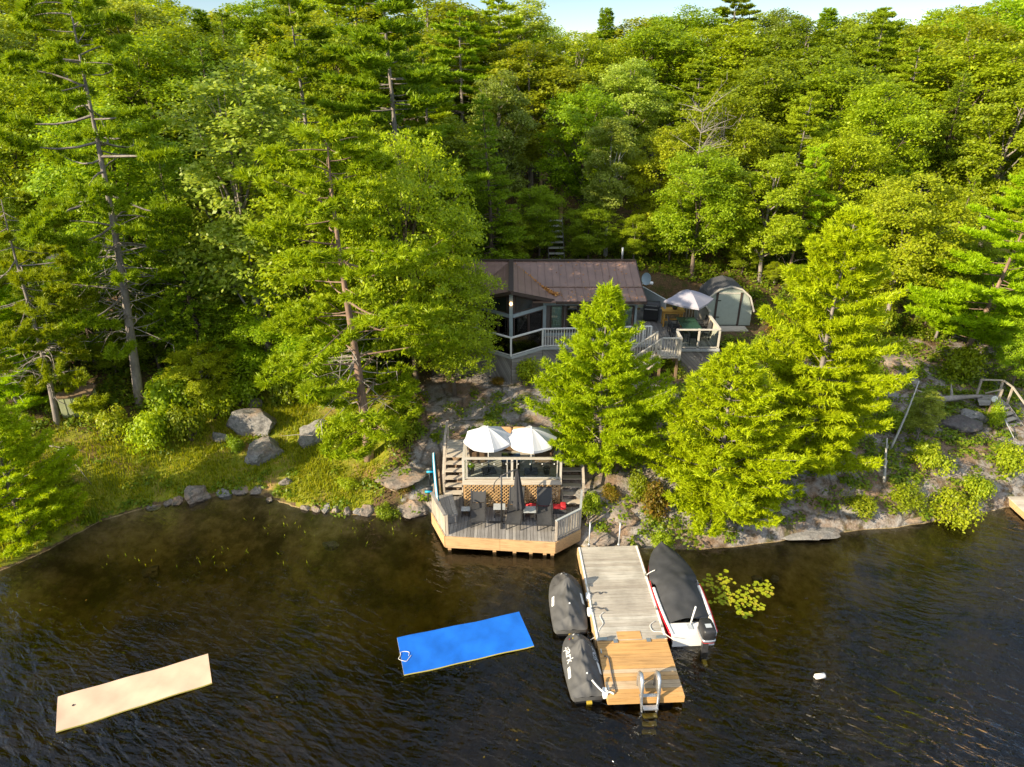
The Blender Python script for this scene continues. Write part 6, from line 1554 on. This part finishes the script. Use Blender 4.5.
# ================================================================== right bank stairs with landing
pA = P(990, 402, 2.7); rs = thing('bank_stairs', 'weathered wooden landing and steps on the right bank', 'stairs', (pA.x+.3, pA.y, 2.5))
rs.scale = (.85, .85, .85)
pl = MB(); planks(pl, [(-.9, 0), (.75, 0), (.9, 1.2), (-.3, 1.3)], .06, .05, .15, .012, 'X'); pl.build('landing', M['wood_grey'], rs)
sd = Vector((.42, -1, 0)).normalized(); sp = Vector((1, .42, 0)).normalized()
for i in range(6):
    c = Vector((.35, -.15, .0))+sd*(.28*i)+Z3*(-.2*i-.12); MB().box(c, (.95, .27, .05), (sp, -sd, Z3)).build('tread', M['wood_pale'], rs)
for s in (-.5, .5): MB().beam(Vector((.35, 0, -.05))+sp*s, Vector((.35, 0, -.05))+sp*s+sd*1.75+Z3*-1.25, .05, .24).build('stringer', M['wood_grey'], rs)
tops = []
for q in (Vector((-.3, 1.25, 0)), Vector((.1, .0, 0)), Vector((.9, 1.15, 0)), Vector((.85, .25, 0)), Vector((.85, .25, 0))+sd*1.6+Z3*-1.15):
    MB().beam(q+Z3*-.7, q+Z3*1.05, .09, .09, (0, 1, 0)).build('post', M['wood_post'], rs); tops.append(q+Z3*1.05)
for i, j in ((0, 2), (2, 3), (3, 4)): MB().beam(tops[i], tops[j], .12, .05).build('hand_rail', M['wood_post'], rs)
MB().beam(tops[1], tops[1]+Vector((-.5, .5, 0))+Z3*-.5, .06, .06).build('brace', M['wood_post'], rs)
p = at_px(988, 416); o = thing('marker_post', 'dark post topped with a round white disc beside the right stairs', 'post', p)
MB().bb(-.05, .05, -.05, .05, -.2, .85).build('pole', M['wood_brown'], o); MB().tube([(0, -.06, .95), (0, -.02, .95)], .15, 20).build('disc', M['print_white'], o)
a = at_px(1000, 429); stem('metal_pipe', 'thin pale pipe leaning along the right stairs', 'pipe', a+Vector((0, 0, .6)), at_px(1012, 444)+Vector((0, 0, .3)), .035, 'galv', (0, 0, 0))
p = P(1026, 507, .35); o = thing('neighbour_dock', 'corner of another wooden dock cut by the right picture edge', 'dock', (p.x, p.y, 0))
pl = MB(); planks(pl, [(-.35, -.6), (2.2, -.6), (2.2, .7), (-.35, .7)], .4, .04, .15, .012, 'X'); pl.build('decking', M['wood_pale'], o); MB().bb(-.3, 2.1, -.55, .65, .05, .36).build('frame', M['wood_fascia'], o)

# ================================================================== neighbour cabin and box deep in the left trees
nc = thing('neighbour_cabin', 'dark cabin with a grey roof half hidden in the left trees', 'cabin', (-24.5, 36.5, ground_z(-24.5, 36)))
MB().bb(-2.6, 2.6, 0, 5, -.6, 2.6).build('wall', M['wall_dark'], nc)
r = MB(); r.slab([(-3, -.5, 2.5), (3, -.5, 2.5), (3, 2.5, 3.9), (-3, 2.5, 3.9)], .12); r.slab([(-3, 2.5, 3.9), (3, 2.5, 3.9), (3, 5.5, 2.5), (-3, 5.5, 2.5)], .12); r.build('roof', M['shingle'], nc)
for x in (-1.3, .8):
    w = MB().bb(x-.5, x+.5, -.04, -.004, .8, 1.9).build('window', M['wood_post'], nc); MB().bb(x-.44, x+.44, -.055, -.042, .86, 1.84).build('pane', M['dish'], w)
MB().bb(1.7, 2.4, -.04, -.004, -.2, 1.9).build('door', M['wood_brown'], nc)
p = at_px(82, 412); o = thing('storage_box', 'faded green wooden storage box at the foot of the leaning pine', 'box', p, .12)
MB().bb(-.72, .72, -.4, .4, -.1, 1.05).build('body', M['box_green'], o); MB().box((0, 0, 1.12), (1.56, .95, .06), (X3, Vector((0, .98, .2)), Vector((0, -.2, .98)))).build('lid', M['wood_brown'], o)
bt = MB()
for x in (-.45, -.15, .15, .45): bt.bb(x-.02, x+.02, -.42, -.4, -.05, 1.0)
bt.build('battens', M['box_green'], o)

# ================================================================== camera, sun, sky
cam = bpy.data.cameras.new('camera'); co = bpy.data.objects.new('camera', cam); COL.objects.link(co)
cam.sensor_width = 36; cam.lens = F/1024*36; cam.clip_end = 2000; cam.clip_start = .1
co.location = (0, 0, CAMZ); co.rotation_euler = (math.pi/2-PITCH, 0, 0); scene.camera = co
SUN_EL, SUN_AZ = R(24.5), R(-122)   # azimuth measured clockwise from +Y (view direction): the sun stands low, left and behind the camera
sd = Vector((math.sin(SUN_AZ)*math.cos(SUN_EL), math.cos(SUN_AZ)*math.cos(SUN_EL), math.sin(SUN_EL)))
sl = bpy.data.lights.new('sun', 'SUN'); so = bpy.data.objects.new('sun', sl); COL.objects.link(so)
sl.energy = 4.9; sl.angle = R(.5); sl.color = (1.0, .85, .61)
so.rotation_euler = (-sd).to_track_quat('-Z', 'Y').to_euler(); so.location = sd*60
w = bpy.data.worlds.new('World'); scene.world = w; w.use_nodes = True; nt = w.node_tree
bg = nt.nodes['Background']; sky = nt.nodes.new('ShaderNodeTexSky'); sky.sky_type = 'NISHITA'; sky.sun_disc = False
sky.sun_elevation = SUN_EL; sky.sun_rotation = SUN_AZ; sky.air_density = 0.75; sky.dust_density = 0.1; sky.ozone_density = 1.5; sky.altitude = 1000
# added cloud veil for fill and water reflections, thickest behind camera, away from the horizon
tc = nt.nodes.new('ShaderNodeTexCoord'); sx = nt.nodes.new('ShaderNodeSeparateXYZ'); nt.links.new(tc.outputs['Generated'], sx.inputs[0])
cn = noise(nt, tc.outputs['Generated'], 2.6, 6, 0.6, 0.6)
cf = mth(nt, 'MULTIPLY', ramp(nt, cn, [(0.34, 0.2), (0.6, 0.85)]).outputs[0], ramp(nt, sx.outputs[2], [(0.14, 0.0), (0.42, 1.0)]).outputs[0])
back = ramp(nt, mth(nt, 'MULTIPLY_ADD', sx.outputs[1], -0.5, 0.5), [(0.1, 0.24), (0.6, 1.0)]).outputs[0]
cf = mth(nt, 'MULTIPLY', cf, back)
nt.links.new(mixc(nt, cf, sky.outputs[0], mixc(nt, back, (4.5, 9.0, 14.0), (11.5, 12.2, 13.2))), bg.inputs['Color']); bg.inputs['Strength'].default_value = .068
scene.view_settings.view_transform = 'Standard'; scene.view_settings.look = 'None'; scene.view_settings.exposure = 1.12; scene.view_settings.gamma = 1
scene.view_settings.use_curve_mapping = False
cy = scene.cycles if hasattr(scene, 'cycles') else None
scene.render.engine = 'CYCLES'; cy = scene.cycles
cy.max_bounces = 8; cy.diffuse_bounces = 4; cy.glossy_bounces = 3; cy.transmission_bounces = 4; cy.transparent_max_bounces = 12; cy.use_denoising = True
cy.caustics_reflective = False; cy.caustics_refractive = False; cy.sample_clamp_indirect = 6
